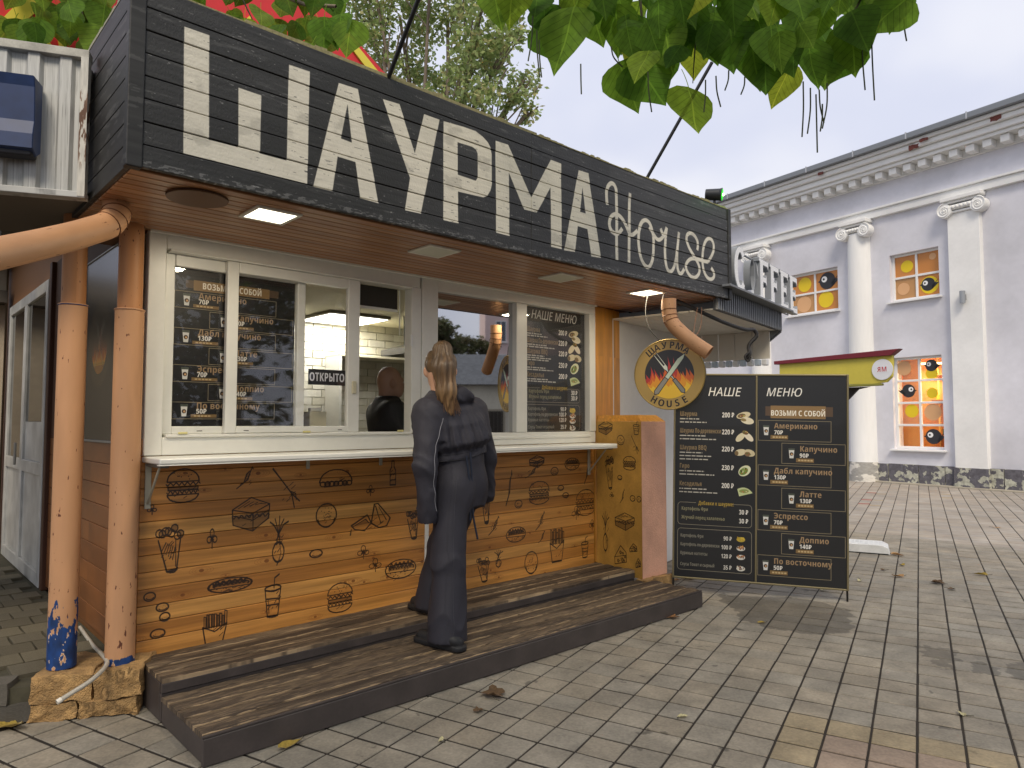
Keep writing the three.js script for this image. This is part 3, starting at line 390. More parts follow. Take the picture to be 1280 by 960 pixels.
// --- left side wall: boards, dark panel with the logo, white door
const sideWall = part(kiosk, 'side_wall');
const SXW = 1.06;
function logo(g, c, r, faint) { // round emblem: crossed fork and knife over flames
  g.save(); g.translate(c[0], c[1]); g.scale(r, r); if (faint) g.globalAlpha = .2;
  const circ = (q, f) => { g.fillStyle = f; g.beginPath(); g.arc(0, 0, q, 0, 7); g.fill(); };
  circ(1, '#b8974e'); circ(.705, '#2a2725');
  g.save(); g.beginPath(); g.arc(0, 0, .7, 0, 7); g.clip();
  const fl = (col, s, seed, base) => { const q = mulberry(seed); g.fillStyle = col; for (let i = 0; i < 13; i++) { const x = -.75 + i * .125, hh = (.35 + .65 * q()) * s * (1.15 - Math.abs(x) * .7); g.beginPath(); g.moveTo(x - .13, base); g.bezierCurveTo(x - .16, base - hh * .4, x + .05, base - hh * .5, x - .03 + (q() - .5) * .1, base - hh); g.bezierCurveTo(x + .04, base - hh * .6, x + .17, base - hh * .5, x + .14, base); g.fill(); } g.fillRect(-1, base - .02, 2, 1); };
  fl('#c2332a', 1.05, 3, .42); fl('#e06a1c', .85, 9, .42); fl('#f0a01e', .66, 21, .45); fl('#f8c832', .42, 33, .5);
  g.restore();
  const tool = (a, fn) => { g.save(); g.rotate(a); fn(); g.restore(); }; g.lineWidth = .02; g.strokeStyle = '#221c18';
  const shape = (pts, f) => { g.fillStyle = f; g.beginPath(); pts.forEach((p, i) => i ? g.lineTo(...p) : g.moveTo(...p)); g.closePath(); g.fill(); g.stroke(); };
  tool(-.62, () => { shape([[-.018, -.72], [.012, -.72], [.03, -.3], [.06, -.3], [.075, -.72], [.105, -.72], [.1, -.2], [.05, -.12], [.04, .2], [-.0, .2], [-.0, -.12], [-.03, -.2]], '#dfe4d4'); shape([[-.03, .2], [.07, .2], [.085, .62], [.02, .7], [-.045, .62]], '#8c8a80'); });
  tool(.66, () => { shape([[-.06, .14], [-.07, -.5], [.02, -.76], [.075, -.6], [.07, .14]], '#d3e0c8'); shape([[-.06, .14], [.07, .14], [.075, .64], [0, .72], [-.07, .64]], '#9a9688'); });
  g.fillStyle = faint ? '#7a6a40' : '#1d1712'; g.font = 'bold 100px sans-serif'; g.textAlign = 'center'; g.textBaseline = 'middle';
  const arcText = (s, R, a0, da, flip) => [...s].forEach((ch, i) => { const a = a0 + i * da; g.save(); g.rotate(a); g.translate(0, flip ? R : -R); g.scale(.0027, .0027); g.fillText(ch, 0, 0); g.restore(); });
  arcText('ШАУРМА', .845, -.66, .265, false); arcText('HOUSE', .85, .58, -.27, true);
  g.restore();
}
{
  const mSideB = [0, 1, 2].map((s) => phys({ map: dataTex(256, 128, (u, v) => woodTone(s + 20, [150, 92, 44])(u * 1.5, v * .12)), roughness: .45, clearcoat: .25, clearcoatRoughness: .4 }));
  for (let i = 0; i < 9; i++) M(sideWall, 'side_board', rb(SXW, SXW + .02, .19 + i * .123 + .001, .19 + (i + 1) * .123 - .001, -6.3, ZF - .03, .004), mSideB[i % 3]);
  M(sideWall, 'wall_core', bx(SXW + .022, 1.16, 0, YT - .2, -8.9, ZF - .11), std({ color: 0x8a5f38 }));
  M(sideWall, 'upper_sheet', bx(SXW + .002, SXW + .0215, 1.297, YS + .2, -6.3, ZF - .03), std({ color: 0x4c2f18, roughness: .7 }));
  M(sideWall, 'logo_panel', (() => { const g = new THREE.PlaneGeometry(.78, 1.12).rotateY(-Math.PI / 2).translate(SXW - .012, 1.87, -4.82); return g; })(), phys({ map: canvasTex(512, 736, (g, w, h) => { g.fillStyle = '#1d1c1b'; g.fillRect(0, 0, w, h); logo(g, [w * .5, h * .48], w * .34, true); }), roughness: .25 }));
  M(sideWall, 'panel_back', bx(SXW - .011, SXW + .001, 1.31, 2.43, -5.21, -4.43), std({ color: 0x1d1c1b }));
  M(sideWall, 'panel_trim', [rb(SXW - .02, SXW + .001, 1.296, 2.438, -5.235, -5.212, .004), rb(SXW - .02, SXW + .001, 1.296, 1.31, -5.21, -4.43, .003), rb(SXW - .02, SXW + .001, 2.43, 2.438, -5.21, -4.43, .003)], std({ color: 0x8d9092, roughness: .35, metalness: .6 }));
  M(sideWall, 'door_post', rb(SXW - .03, SXW + .03, .16, YS + .2, -6.36, -6.28, .008), std({ color: 0x4a2a14, roughness: .6 }));
  const door = part(kiosk, 'door'), mDoor = phys({ color: 0xd8d8d2, roughness: .4, map: rep(gray, .4) }), dx0 = SXW - .035, dx1 = SXW + .02;
  const d = (y0, y1, z0, z1, x0 = dx0, n = 'door_rail') => M(door, n, rb(x0, dx1, y0, y1, z0, z1, .006), mDoor);
  d(.165, 2.52, -6.46, -6.37); d(.165, 2.52, -8.28, -8.2); d(2.43, 2.52, -8.2, -6.46); d(.165, .27, -8.2, -6.46); d(.27, 2.43, -7.42, -7.3); d(1.0, 1.1, -7.3, -6.46); d(1.0, 1.1, -8.2, -7.42);
  d(.27, 1.0, -7.3, -6.46, dx0 + .02, 'door_panel'); d(.27, 1.0, -8.2, -7.42, dx0 + .02, 'door_panel'); d(1.1, 1.42, -7.3, -6.46, dx0 + .02, 'door_panel');
  const dg = phys({ color: 0x141210, roughness: .06, ior: 1.6 }); M(door, 'door_glass', bx(dx0 + .02, dx0 + .03, 1.42, 2.43, -7.3, -6.46), dg); M(door, 'door_glass', bx(dx0 + .02, dx0 + .03, 1.1, 2.43, -8.2, -7.42), dg);
  M(door, 'handle', cyl(.011, .011, V(dx0 - .04, 1.05, -7.36), V(dx0 - .04, 1.24, -7.36), 8), std({ color: 0x9a968c, metalness: .7, roughness: .35 }));
}
// --- low stub wall at the right end: ochre face with sketches, pink plaster front, sandstone base
{
  const st = part(kiosk, 'stub_wall'), X0 = 4.722, X1 = 5.06, Z1 = -3.54, Zb = ZF + .03;
  const tex = canvasTex(700, 1300, (g, w, h) => {
    const im = g.createImageData(w, h); for (let y = 0; y < h; y++) for (let x = 0; x < w; x++) { const k = .9 + .22 * (fbm(x / 120, y / 120, 4, 0, 81) - .5) + .1 * (fbm(x / 9, y / 9, 2, 0, 82) - .5), i = (y * w + x) * 4; im.data[i] = 196 * k; im.data[i + 1] = 148 * k; im.data[i + 2] = 66 * k; im.data[i + 3] = 255; } g.putImageData(im, 0, 0);
    const P = (x, y) => { const p = onX(x, y, X0); return [(p.z - Zb) / (Z1 - Zb) * w, (1 - (p.y - .14) / 1.28) * h]; };
    [['sandwich', 757, 535, 17, 17], ['cup', 795.5, 535, 10, 17], ['nugget', 776, 550, 10, 17], ['fork', 794, 556, 9, 22], ['burger', 787, 579, 16, 18], ['nugget', 775, 597, 6, 8], ['herb', 765, 619, 6, 8], ['chili', 778, 620, 6, 18], ['bun', 791, 623, 7, 8], ['bun', 799, 624, 6, 8], ['sandwich', 781, 652, 24, 22], ['onion', 757, 664, 10, 50], ['cheese', 776, 694, 15, 24], ['cheese', 792, 685, 9, 11], ['cheese', 798, 704, 6, 12], ['wrap', 762, 590, 12, 40]].forEach(([k, x, y, a, b], i) => { const c = P(x, y), l = P(x - a / 2, y), r = P(x + a / 2, y), t = P(x, y - b / 2), d = P(x, y + b / 2); sketch(g, k, c[0], c[1], Math.abs(r[0] - l[0]), Math.abs(d[1] - t[1]), i + 70, 'rgba(36,22,10,.94)', 1.9); });
  });
  const face = quad(V(X0 - .003, .14, Zb), V(X0 - .003, .14, Z1), V(X0 - .003, 1.42, Z1), V(X0 - .003, 1.42, Zb)); M(st, 'painted_face', face, std({ map: tex, roughness: .62 }));
  const pink = std({ map: rep(mottled(214, 164, 138, .09, 5, 6), 1.2), roughness: .8, bumpMap: rep(grainBump, 6), bumpScale: .003 });
  M(st, 'plaster_core', bx(X0, X1, .14, 1.42, Zb, Z1), pink);
  const a = .055, top = 1.475, c0 = [V(X0, 1.4205, Z1), V(X1, 1.4205, Z1), V(X1, 1.4205, Zb), V(X0, 1.4205, Zb)], c1 = [V(X0 + a * .4, top, Z1 - a), V(X1 - a, top, Z1 - a), V(X1 - a, top, Zb), V(X0 + a * .4, top, Zb)];
  M(st, 'sloped_cap', [0, 1, 2, 3].map((i) => quad(c0[i], c0[(i + 1) % 4], c1[(i + 1) % 4], c1[i])).concat(quad(c1[0], c1[1], c1[2], c1[3])), mOchre);
  for (let i = 0; i < 2; i++) M(st, 'base_stone', uvm(rough(new THREE.BoxGeometry(i ? .21 : .17, .14, .1, 14, 10, 6).translate(i ? 4.95 : 4.78, .07, Z1 + .0), .008, 22, i + 30), 3), mSand);
}
// ---------------------------------------------------------------- wooden steps
function deckTex(w, h, seed, worn, nb) {
  return canvasTex(w, h, (g) => { const im = g.createImageData(w, h); for (let y = 0; y < h; y++) for (let x = 0; x < w; x++) {
    const u = x / w, v = y / h, s = fbm(u * 14 + seed, v * 40, 4, 0, seed), f = fbm(u * 90, v * 90, 3, 0, seed + 4), band = fbm(u * 5 + 3, v * 7, 4, 0, seed + 9), t = step01(.46 - .1 * worn, .68 - .1 * worn, .55 * band + .3 * s + .25 * f), gr = fbm(u * 30, v * 200, 3, 0, seed + 2), pale = step01(.5, .66, f * .6 + band * .45), pe = Math.abs(((v * nb) % 1) - .5) * 2, edge = step01(.72, .9, pe + .4 * (f - .5)) * step01(.36, .5, fbm(u * 9, Math.round(v * nb) * 5.3, 3, 0, seed + 6)), mix = Math.max(t * .46, edge * .9), i = (y * w + x) * 4, k = .82 + .4 * (gr - .4);
    im.data[i] = lerp(72, lerp(132, 206, Math.max(pale, edge)), mix) * k; im.data[i + 1] = lerp(59, lerp(114, 178, Math.max(pale, edge)), mix) * k; im.data[i + 2] = lerp(47, lerp(92, 138, Math.max(pale, edge)), mix) * k; im.data[i + 3] = 255;
  } g.putImageData(im, 0, 0); });
}
const lowTex = deckTex(1600, 400, 3, .95, 5), upTex = deckTex(1400, 320, 11, .4, 4);
const mLow = std({ map: lowTex, roughness: .7, bumpMap: rep(grainBump, 40, 8), bumpScale: .004 }), mUp = std({ map: upTex, roughness: .62, bumpMap: rep(grainBump, 40, 8), bumpScale: .003 });
const mRiser = std({ map: rep(mottled(68, 61, 58, .18, 6, 9), 1.4), roughness: .5 }), mRiserDark = mRiser;
function plank(par, x0, x1, y1, th, z0, z1, mat, seed, D) { // board with a worn, slightly wavy surface
  const g = new THREE.BoxGeometry(x1 - x0, th, z1 - z0, 60, 1, 3).translate((x0 + x1) / 2, y1 - th / 2, (z0 + z1) / 2), p = g.attributes.position, uv = g.attributes.uv;
  for (let i = 0; i < p.count; i++) { const x = p.getX(i), z = p.getZ(i), edge = (z > z1 - .001 || z < z0 + .001) ? 1 : 0; uv.setXY(i, (x - D[0]) / D[1], (z - D[2]) / D[3]); p.setY(i, p.getY(i) + .0022 * n3(x * 4, 1, z * 9, seed) - edge * (p.getY(i) > y1 - .005 ? .004 + .004 * Math.abs(n3(x * 14, 3, z * 5, seed)) : 0)); }
  g.computeVertexNormals(); return M(par, 'plank', g, mat);
}
{
  const t = thing('wooden_platform', 'worn brown plank platform on the paving, with a dark front board', 'platform', [0, 0, 0]);
  const z0 = -3.605, z1 = -3.052, n = 5, w = (z1 - z0) / n; for (let i = 0; i < n; i++) plank(t, 1.085, z0 + i * w < -3.52 ? 4.712 : 4.785, .131, .024, z0 + i * w + .005, z0 + (i + 1) * w - .005, mLow, i + 3, [1.0, 3.9, z0, z1 - z0]);
  M(t, 'front_board', rb(1.08, 4.79, .004, .116, -3.056, -3.03, .004), mRiser); M(t, 'front_edge_lip', rb(1.078, 4.792, .1165, .127, -3.05, -3.035, .003), mRiserDark);
  const tri = prism([[0, .004], [.05, .004], [.0, .115]], .35); M(t, 'end_board', rb(4.755, 4.783, .004, .106, -3.53, -3.06, .004), mRiserDark); M(t, 'end_board', rb(1.088, 1.112, .004, .106, -3.6, -3.06, .004), mRiserDark);
  for (const x of [1.6, 2.4, 3.2, 4.0]) M(t, 'joist', bx(x, x + .05, .004, .106, -3.6, -3.06), mRiserDark);
}
{
  const t = thing('wooden_step', 'narrow dark upper wooden step against the kiosk wall', 'step', [0, 0, 0]);
  const z0 = -4.045, z1 = -3.61, n = 4, w = (z1 - z0) / n; for (let i = 0; i < n; i++) plank(t, 1.092, 4.712, .206, .024, z0 + i * w + .0045, z0 + (i + 1) * w - .0045, mUp, i + 13, [1.0, 3.9, z0, z1 - z0]);
  M(t, 'riser_board', rb(1.09, 4.712, .137, .181, -3.634, -3.612, .003), mRiserDark); M(t, 'lower_riser', rb(1.09, 4.712, .004, .134, -3.64, -3.618, .003), mRiserDark); M(t, 'end_board', rb(1.09, 1.112, .004, .18, -4.04, -3.645, .003), mRiserDark);
}
// ---------------------------------------------------------------- drainpipes
const pipeTex = (seed, blue) => canvasTex(256, 512, (g, w, h) => {
  const im = g.createImageData(w, h); for (let y = 0; y < h; y++) for (let x = 0; x < w; x++) {
    const i = (y * w + x) * 4, k = .93 + .16 * (fbm(x / 40, y / 100, 4, 0, seed) - .5), d = fbm(x / 10, y / 13, 4, 0, seed + 3), Y = (1 - y / h) * 1.8, n = fbm(x / 23, y / 20, 4, 0, seed + 8) * .75 + .25 * fbm(x / 4.5, y / 4.5, 3, 0, seed + 9); let c = [208 * k, 156 * k, 112 * k];
    const lim = blue * (.35 + 1.5 * Math.max(0, n - .2)); if (Y < lim * .26 && n > .34) { const q = .8 + .5 * (fbm(x / 14, y / 14, 3, 0, 5) - .5); c = [22 * q, 70 * q, 138 * q]; if (n < .375) c = [232, 196, 160]; } else if (d > .80 || (Y < .5 && d > .765 && blue)) c = [96, 52, 34];
    im.data[i] = c[0]; im.data[i + 1] = c[1]; im.data[i + 2] = c[2]; im.data[i + 3] = 255;
  } g.putImageData(im, 0, 0);
});
function drainpipe(label, x, z, r, ySleeve, yTop, blue, seed) {
  const t = thing('drainpipe', label, 'drainpipe', [x, .215, z]), m = phys({ map: pipeTex(seed, blue), roughness: .6 }), up = phys({ map: rep(pipeTex(seed + 1, 0), 1, .4), color: 0xf2e2ca, roughness: .55 });
  M(t, 'lower_pipe', new THREE.CylinderGeometry(r, r, ySleeve - .215, 32, 1, false).rotateY(2.2).translate(0, (ySleeve - .215) / 2, 0), m);
  M(t, 'upper_pipe', new THREE.CylinderGeometry(r * .86, r * .86, yTop - ySleeve, 32).translate(0, (yTop + ySleeve) / 2 - .215, 0), up);
  M(t, 'sleeve_rim', new THREE.TorusGeometry(r * .98, .006, 8, 36).rotateX(Math.PI / 2).translate(0, ySleeve - .217, 0), m);
}
drainpipe('orange drainpipe against the kiosk corner beside the white window frame', 1.0, -3.985, .068, 1.995, 2.44, .16, 4);
drainpipe('orange drainpipe with blue paint showing at its peeling foot', .772, -4.11, .064, 2.01, 2.62, 1.15, 14);
function elbow(name, label, pts, r, par) {
  const t = thing(name, label, 'pipe', [pts[0].x, pts[0].y, pts[0].z]), loc = pts.map((p) => p.clone().sub(pts[0])), c = new THREE.CatmullRomCurve3(loc, false, 'centripetal', .3), m = phys({ map: rep(pipeTex(par, 0), 1, 1), roughness: .62 });
  M(t, 'pipe_body', new THREE.TubeGeometry(c, 60, r, 24), m); M(t, 'pipe_inside', new THREE.TubeGeometry(c, 60, r * .93, 20), m);
  for (const q of [.16, .27, .36]) { const p = c.getPoint(q), d = c.getTangent(q), g = new THREE.TorusGeometry(r * 1.005, .0035, 6, 28); g.applyQuaternion(new THREE.Quaternion().setFromUnitVectors(V(0, 0, 1), d)).translate(p.x, p.y, p.z); M(t, 'joint_ring', g, std({ color: 0x7a4c26, roughness: .6 })); }
  const p = c.getPoint(1), d = c.getTangent(1), g = new THREE.TorusGeometry(r * .965, r * .05, 6, 28); g.applyQuaternion(new THREE.Quaternion().setFromUnitVectors(V(0, 0, 1), d)).translate(p.x, p.y, p.z); M(t, 'end_rim', g, m); return t;
}
elbow('roof_drain_pipe', 'orange drain pipe bending out of the soffit towards the street', [[144, 248, 3.25], [146, 266, 3.23], [138, 279, 3.18], [112, 289, 3.07], [60, 303, 2.82], [-20, 321, 2.5], [-110, 342, 2.22]].map((p) => atDepth(...p)), .06, 24);
elbow('roof_drain_pipe', 'short orange drain spout under the sign, ending above the round emblem', [[836, 374, 5.3], [836.5, 390, 5.3], [840, 403, 5.29], [852, 416, 5.26], [868, 429, 5.22], [886, 441, 5.18]].map((p) => atDepth(...p)), .055, 34);
{
  const pts = [onY(100, 784, .17), onY(116, 806, .18), atDepth(129, 820, 3.62), atDepth(134, 828, 3.52), atDepth(128, 838, 3.42), atDepth(112, 852, 3.33), atDepth(90, 866, 3.27), atDepth(71, 878, 3.22)], t = thing('conduit_pipe', 'thin white plastic conduit bent over the sandstone block', 'pipe', pts[0].toArray());
  const q = pts.map((p) => p.clone().sub(pts[0])); M(t, 'conduit', tube(q, .0105, 50, 10), phys({ color: 0xcfc8b8, roughness: .45, map: rep(gray, 4) })); M(t, 'conduit_end', tube(q.slice(-2).map((p, i) => p.clone().add(V(0, 0, 0)).lerp(q[q.length - 1], i ? 0 : .7)), .012, 4, 10), std({ color: 0xe4ded0, roughness: .5 }));
}

// ---------------------------------------------------------------- printed menus
const GOLD = '#a98a5c', GOLD2 = '#8f7a58';
function tx(g, s, x, y, size, col, o = {}) { // condensed bold lettering; a rouble sign is drawn as a barred P
  g.save(); g.translate(x, y); g.scale(o.sx ?? 1, 1); if (o.skew) g.transform(1, 0, -o.skew, 1, 0, 0); g.font = (o.weight ?? 'bold') + ' ' + size + 'px sans-serif'; g.textAlign = o.align ?? 'left'; g.textBaseline = 'alphabetic'; g.fillStyle = col;
  const t = s.replace('₽', 'Р'); g.fillText(t, 0, 0);
  if (s.endsWith('₽')) { const W = g.measureText(t).width, p = g.measureText('Р').width, x0 = (o.align === 'right' ? -p : W - p); g.fillRect(x0 - size * .05, -size * .2, p * .72, size * .085); }
  g.restore();
}
function food(g, kind, x, y, s, seed) {
  const q = mulberry(seed), el = (a, b, rx, ry, r, f) => { g.fillStyle = f; g.beginPath(); g.ellipse(x + a * s, y + b * s, rx * s, ry * s, r, 0, 7); g.fill(); };
  if (kind === 'roll') { el(-.15, -.25, .75, .34, -.25, '#d8cba6'); el(-.35, -.2, .42, .22, -.2, '#6f5a3a'); el(.25, .3, .7, .36, .2, '#e2d8bb'); el(-.15, .22, .3, .16, .2, '#8f7c4c'); for (let i = 0; i < 9; i++) el(-.5 + q() * .5, -.28 + q() * .2, .07, .05, 0, ['#7d8a3c', '#a4572f', '#c9b26a'][i % 3]); }
  else if (kind === 'cones') { el(-.45, .25, .62, .32, -.75, '#ddd2b0'); el(.4, .2, .62, .3, .75, '#e6dcc4'); el(.05, -.25, .34, .22, .3, '#6b5735'); for (let i = 0; i < 8; i++) el(-.1 + q() * .4, -.35 + q() * .25, .06, .05, 0, ['#7b883a', '#8f4a2a', '#d7c27a'][i % 3]); }
  else if (kind === 'wraps') { el(-.45, .05, .62, .34, -.2, '#d9cda9'); el(.5, .08, .58, .36, .25, '#cfc29d'); el(-.85, .15, .2, .24, 0, '#7a6440'); el(.3, .2, .3, .24, 0, '#85694a'); for (let i = 0; i < 8; i++) el(.1 + q() * .5, .05 + q() * .3, .07, .05, 0, ['#8a5b33', '#5f6c34'][i % 2]); }
  else if (kind === 'gyro') { el(0, 0, .7, .5, -.6, '#dfe0bb'); el(-.1, .05, .5, .34, -.6, '#6f8a3a'); for (let i = 0; i < 14; i++) el(-.4 + q() * .7, -.25 + q() * .55, .08, .06, 0, ['#40301c', '#d3d3a2', '#8aa048', '#a55a34'][i % 4]); }
  else if (kind === 'fold') { g.fillStyle = '#c8d19a'; g.beginPath(); g.moveTo(x - s * .75, y - s * .2); g.quadraticCurveTo(x + s * .2, y - s * .7, x + s * .85, y + s * .15); g.lineTo(x - s * .55, y + s * .55); g.fill(); el(-.05, -.02, .5, .2, -.05, '#8f9a55'); for (let i = 0; i < 7; i++) el(-.3 + q() * .7, -.1 + q() * .2, .07, .05, 0, ['#b06a3c', '#e4e0b0'][i % 2]); }
  else { el(0, .15, .7, .4, 0, kind === 'fries' ? '#b8a03a' : '#d9d6cc'); for (let i = 0; i < 12; i++) el(-.5 + q(), -.25 + q() * .5, .17, .1, q() * 3, kind === 'fries' ? ['#d6b840', '#c4a02e'][i % 2] : kind === 'sauce' ? ['#6a3420', '#d9d0b4', '#8a8378'][i % 3] : ['#a05f26', '#c98a3e', '#5b3a1e'][i % 3]); }
}
function menuLeft(g, x0, y0, w, h, title) {
  const Y = (py) => y0 + (py - 467) / 256 * h, X = (u) => x0 + u * w, s = w / 820;
  if (title === 'half') tx(g, 'НАШЕ', X(.40), Y(493), 122 * s, '#ece9e0', { skew: .22, weight: 'normal', sx: .98 }); else tx(g, 'НАШЕ МЕНЮ', X(.12), Y(493), 118 * s, '#e4e2da', { skew: .22, weight: 'normal', sx: .88 });
  const it = [['Шаурма', 517, '200 ₽', 'roll', 2], ['Шаурма По-деревенски', 538.5, '220 ₽', 'cones', 2], ['Шаурма BBQ', 560, '220 ₽', 'wraps', 3], ['Гиро', 583.5, '230 ₽', 'gyro', 2], ['Кесадилья', 606, '200 ₽', 'fold', 2]];
  it.forEach(([n, y, p, f, l], i) => {
    tx(g, n, X(.055), Y(y + 2), 66 * s, GOLD2, { sx: n.length > 12 ? .54 : .66 }); tx(g, p, X(.74), Y(y + 3), 68 * s, '#ece8de', { align: 'right', sx: .74 });
    const q = mulberry(i + 3); for (let k = 0; k < l; k++) { let x = X(.055); const end = X(.055 + [.34, .46, .4, .44, .48][i] * (k === 0 ? .72 : k === 1 ? 1 : .9)); g.fillStyle = '#bdb9ae'; while (x < end) { const d = (14 + 60 * q()) * s; g.fillRect(x, Y(y + 5 + k * 4.2), Math.min(d, end - x), 11 * s); x += d + 9 * s; } }
    food(g, f, X(.87), Y(y + (i === 4 ? 6 : 3)), 96 * s, i + 5);
  });
  g.strokeStyle = '#9a927e'; g.lineWidth = 4 * s; const rrect = (a, b, c, d) => { g.beginPath(); g.roundRect(X(a), Y(b), X(c) - X(a), Y(d) - Y(b), 34 * s); g.stroke(); };
  rrect(.04, 629, .96, 657); rrect(.04, 662, .96, 714); g.fillStyle = '#242424'; g.fillRect(X(.27), Y(625), .45 * w, 34 * s);
  tx(g, 'Добавки к шаурме:', X(.30), Y(631.5), 54 * s, '#b3963a', { sx: .68 });
  [['Картофель Фри', 639, '30 ₽'], ['Жгучий перец халапеньо', 650, '30 ₽']].forEach(([n, y, p]) => { tx(g, n, X(.085), Y(y), 50 * s, '#8f8a6a', { sx: .7 }); tx(g, p, X(.92), Y(y + 2), 62 * s, '#ece8de', { align: 'right', sx: .78 }); });
  [['Картофель Фри', 673, '90 ₽', 'fries'], ['Картофель по-деревенски', 684, '100 ₽', 'wedge'], ['Куриные наггетсы', 695, '120 ₽', 'nug'], ['Соусы Томат и сырный', 709, '35 ₽', 'sauce']].forEach(([n, y, p, f], i) => { tx(g, n, X(.075), Y(y), 46 * s, '#8a8677', { sx: .66 }); tx(g, p, X(.72), Y(y + 1.5), 58 * s, '#ddd9cf', { align: 'right', sx: .75 }); food(g, f, X(.83), Y(y - 2), 62 * s, i + 31); });
}
function cupIcon(g, x, y, s) { g.fillStyle = '#d9d8d2'; g.beginPath(); g.moveTo(x - .42 * s, y - .5 * s); g.lineTo(x + .42 * s, y - .5 * s); g.lineTo(x + .3 * s, y + .8 * s); g.lineTo(x - .3 * s, y + .8 * s); g.fill(); g.fillStyle = '#4d5348'; g.fillRect(x - .48 * s, y - .8 * s, .96 * s, .3 * s); g.fillStyle = '#3a2a20'; g.beginPath(); g.arc(x, y + .12 * s, .28 * s, 0, 7); g.fill(); g.fillStyle = '#c9a070'; g.beginPath(); g.arc(x + .04 * s, y + .16 * s, .15 * s, 0, 7); g.fill(); }
function menuCoffee(g, x0, y0, w, h, title) { // takeaway coffee list; y in photo rows of the pavement board
  const Y = title ? (py) => y0 + (py - 467) / 262 * h : (py) => y0 + (py - 501) / 230 * h, X = (u) => x0 + u * w, s = title ? w / 880 : w / 1120;
  if (title) tx(g, 'МЕНЮ', X(.09), Y(493), 124 * s, '#ece9e0', { skew: .22, weight: 'normal', sx: .94 });
  const ry = 513; g.fillStyle = '#5a4632'; g.fillRect(X(.09), Y(ry - 7), .76 * w, Y(ry + 5) - Y(ry - 7)); g.fillStyle = '#8c6f45'; g.fillRect(X(.15), Y(ry - 8), .62 * w, Y(ry + 8) - Y(ry - 8)); tx(g, 'ВОЗЬМИ С СОБОЙ', X(.46), Y(ry + 4.6), 78 * s, '#efe9da', { align: 'center', sx: .78 });
  [['Американо', '70₽'], ['Капучино', '90₽'], ['Дабл капучино', '130₽'], ['Латте', '130₽'], ['Эспрессо', '70₽'], ['Доппио', '140₽'], ['По восточному', '50₽']].forEach(([n, p], i) => {
    const r = i % 2, y = 524 + i * 28.4, a = r ? .28 : .01, b = r ? .985 : .83; g.strokeStyle = '#8f8266'; g.lineWidth = 5 * s; g.strokeRect(X(a), Y(y), (b - a) * w, Y(y + 25.5) - Y(y));
    const o = (r ? .29 : .0) + .1; cupIcon(g, X(o), Y(y + 12.5), 66 * s); tx(g, n, X(o + .09), Y(y + 10), 82 * s, '#a08563', { sx: .92 }); tx(g, p, X(o + .09), Y(y + 17.5), 60 * s, '#ece8de', { sx: .9 });
    g.fillStyle = '#7d633c'; g.fillRect(X(o + .05), Y(y + 18.5), .2 * w, Y(y + 23.5) - Y(y + 18.5)); g.fillStyle = '#c4ab7c'; for (let k = 0; k < 5; k++) g.fillRect(X(o + .075) + k * 30 * s, Y(y + 20), 22 * s, Y(y + 22) - Y(y + 20));
  });
}
const dark = (g, w, h, c = '#232323') => { g.fillStyle = c; g.fillRect(0, 0, w, h); };
// --- free-standing menu board
{
  const L = V(5.06, 0, -3.49), Rr = V(5.786, 0, -2.339), W = L.distanceTo(Rr), ang = Math.atan2(-(Rr.z - L.z), Rr.x - L.x), t = thing('menu_stand', 'tall black pavement menu board listing shawarma and coffee prices', 'menu board', [L.x, 0, L.z]); t.rotation.y = ang;
  const tilt = part(t, 'board'); tilt.rotation.z = -.0225; tilt.position.y = .116; const H = 1.712, sp = W * .488, mf = std({ color: 0x8d8262, roughness: .4, metalness: .55 });
  const mat = (draw) => phys({ map: canvasTex(820, 2048, (g, w, h) => { dark(g, w, h); draw(g, w, h); }), roughness: .38, clearcoat: .12 });
  const pane = (x0, x1, m, n) => { M(tilt, n, new THREE.PlaneGeometry(x1 - x0, H - .03).translate((x0 + x1) / 2, H / 2, .0165), m); M(tilt, 'panel_sheet', bx(x0, x1, .015, H - .015, .002, .0155), std({ color: 0x202020 })); };
  pane(.016, sp - .008, mat((g, w, h) => menuLeft(g, 0, 0, w, h, 'half')), 'menu_panel'); pane(sp + .008, W - .016, mat((g, w, h) => menuCoffee(g, 0, 0, w, h, true)), 'menu_panel');
  const fb = (x0, x1, y0, y1) => M(tilt, 'frame_bar', rb(x0, x1, y0, y1, -.004, .024, .004), mf); fb(0, .0155, 0, H); fb(W - .0155, W, 0, H); fb(sp - .0075, sp + .0075, .0155, H - .0155); fb(.0155, W - .0155, H - .0155, H); fb(.0155, W - .0155, 0, .0145);
  const leg = (x, y) => M(t, 'leg', cyl(.008, .008, V(x, 0, .0), V(x, y, .0), 8), std({ color: 0x26231f, roughness: .5, metalness: .5 })); leg(.008, .13); leg(W - .01, .1);
  M(t, 'back_strut', cyl(.009, .009, V(.1, .0, -.5), V(.1, 1.5, -.006), 8), std({ color: 0x26231f })); M(t, 'back_strut', cyl(.009, .009, V(W - .12, .0, -.5), V(W - .12, 1.45, -.006), 8), std({ color: 0x26231f })); M(t, 'fold_hinge', rb(W * .45, W * .45 + .06, .3, .34, -.02, -.003, .003), mf);
}
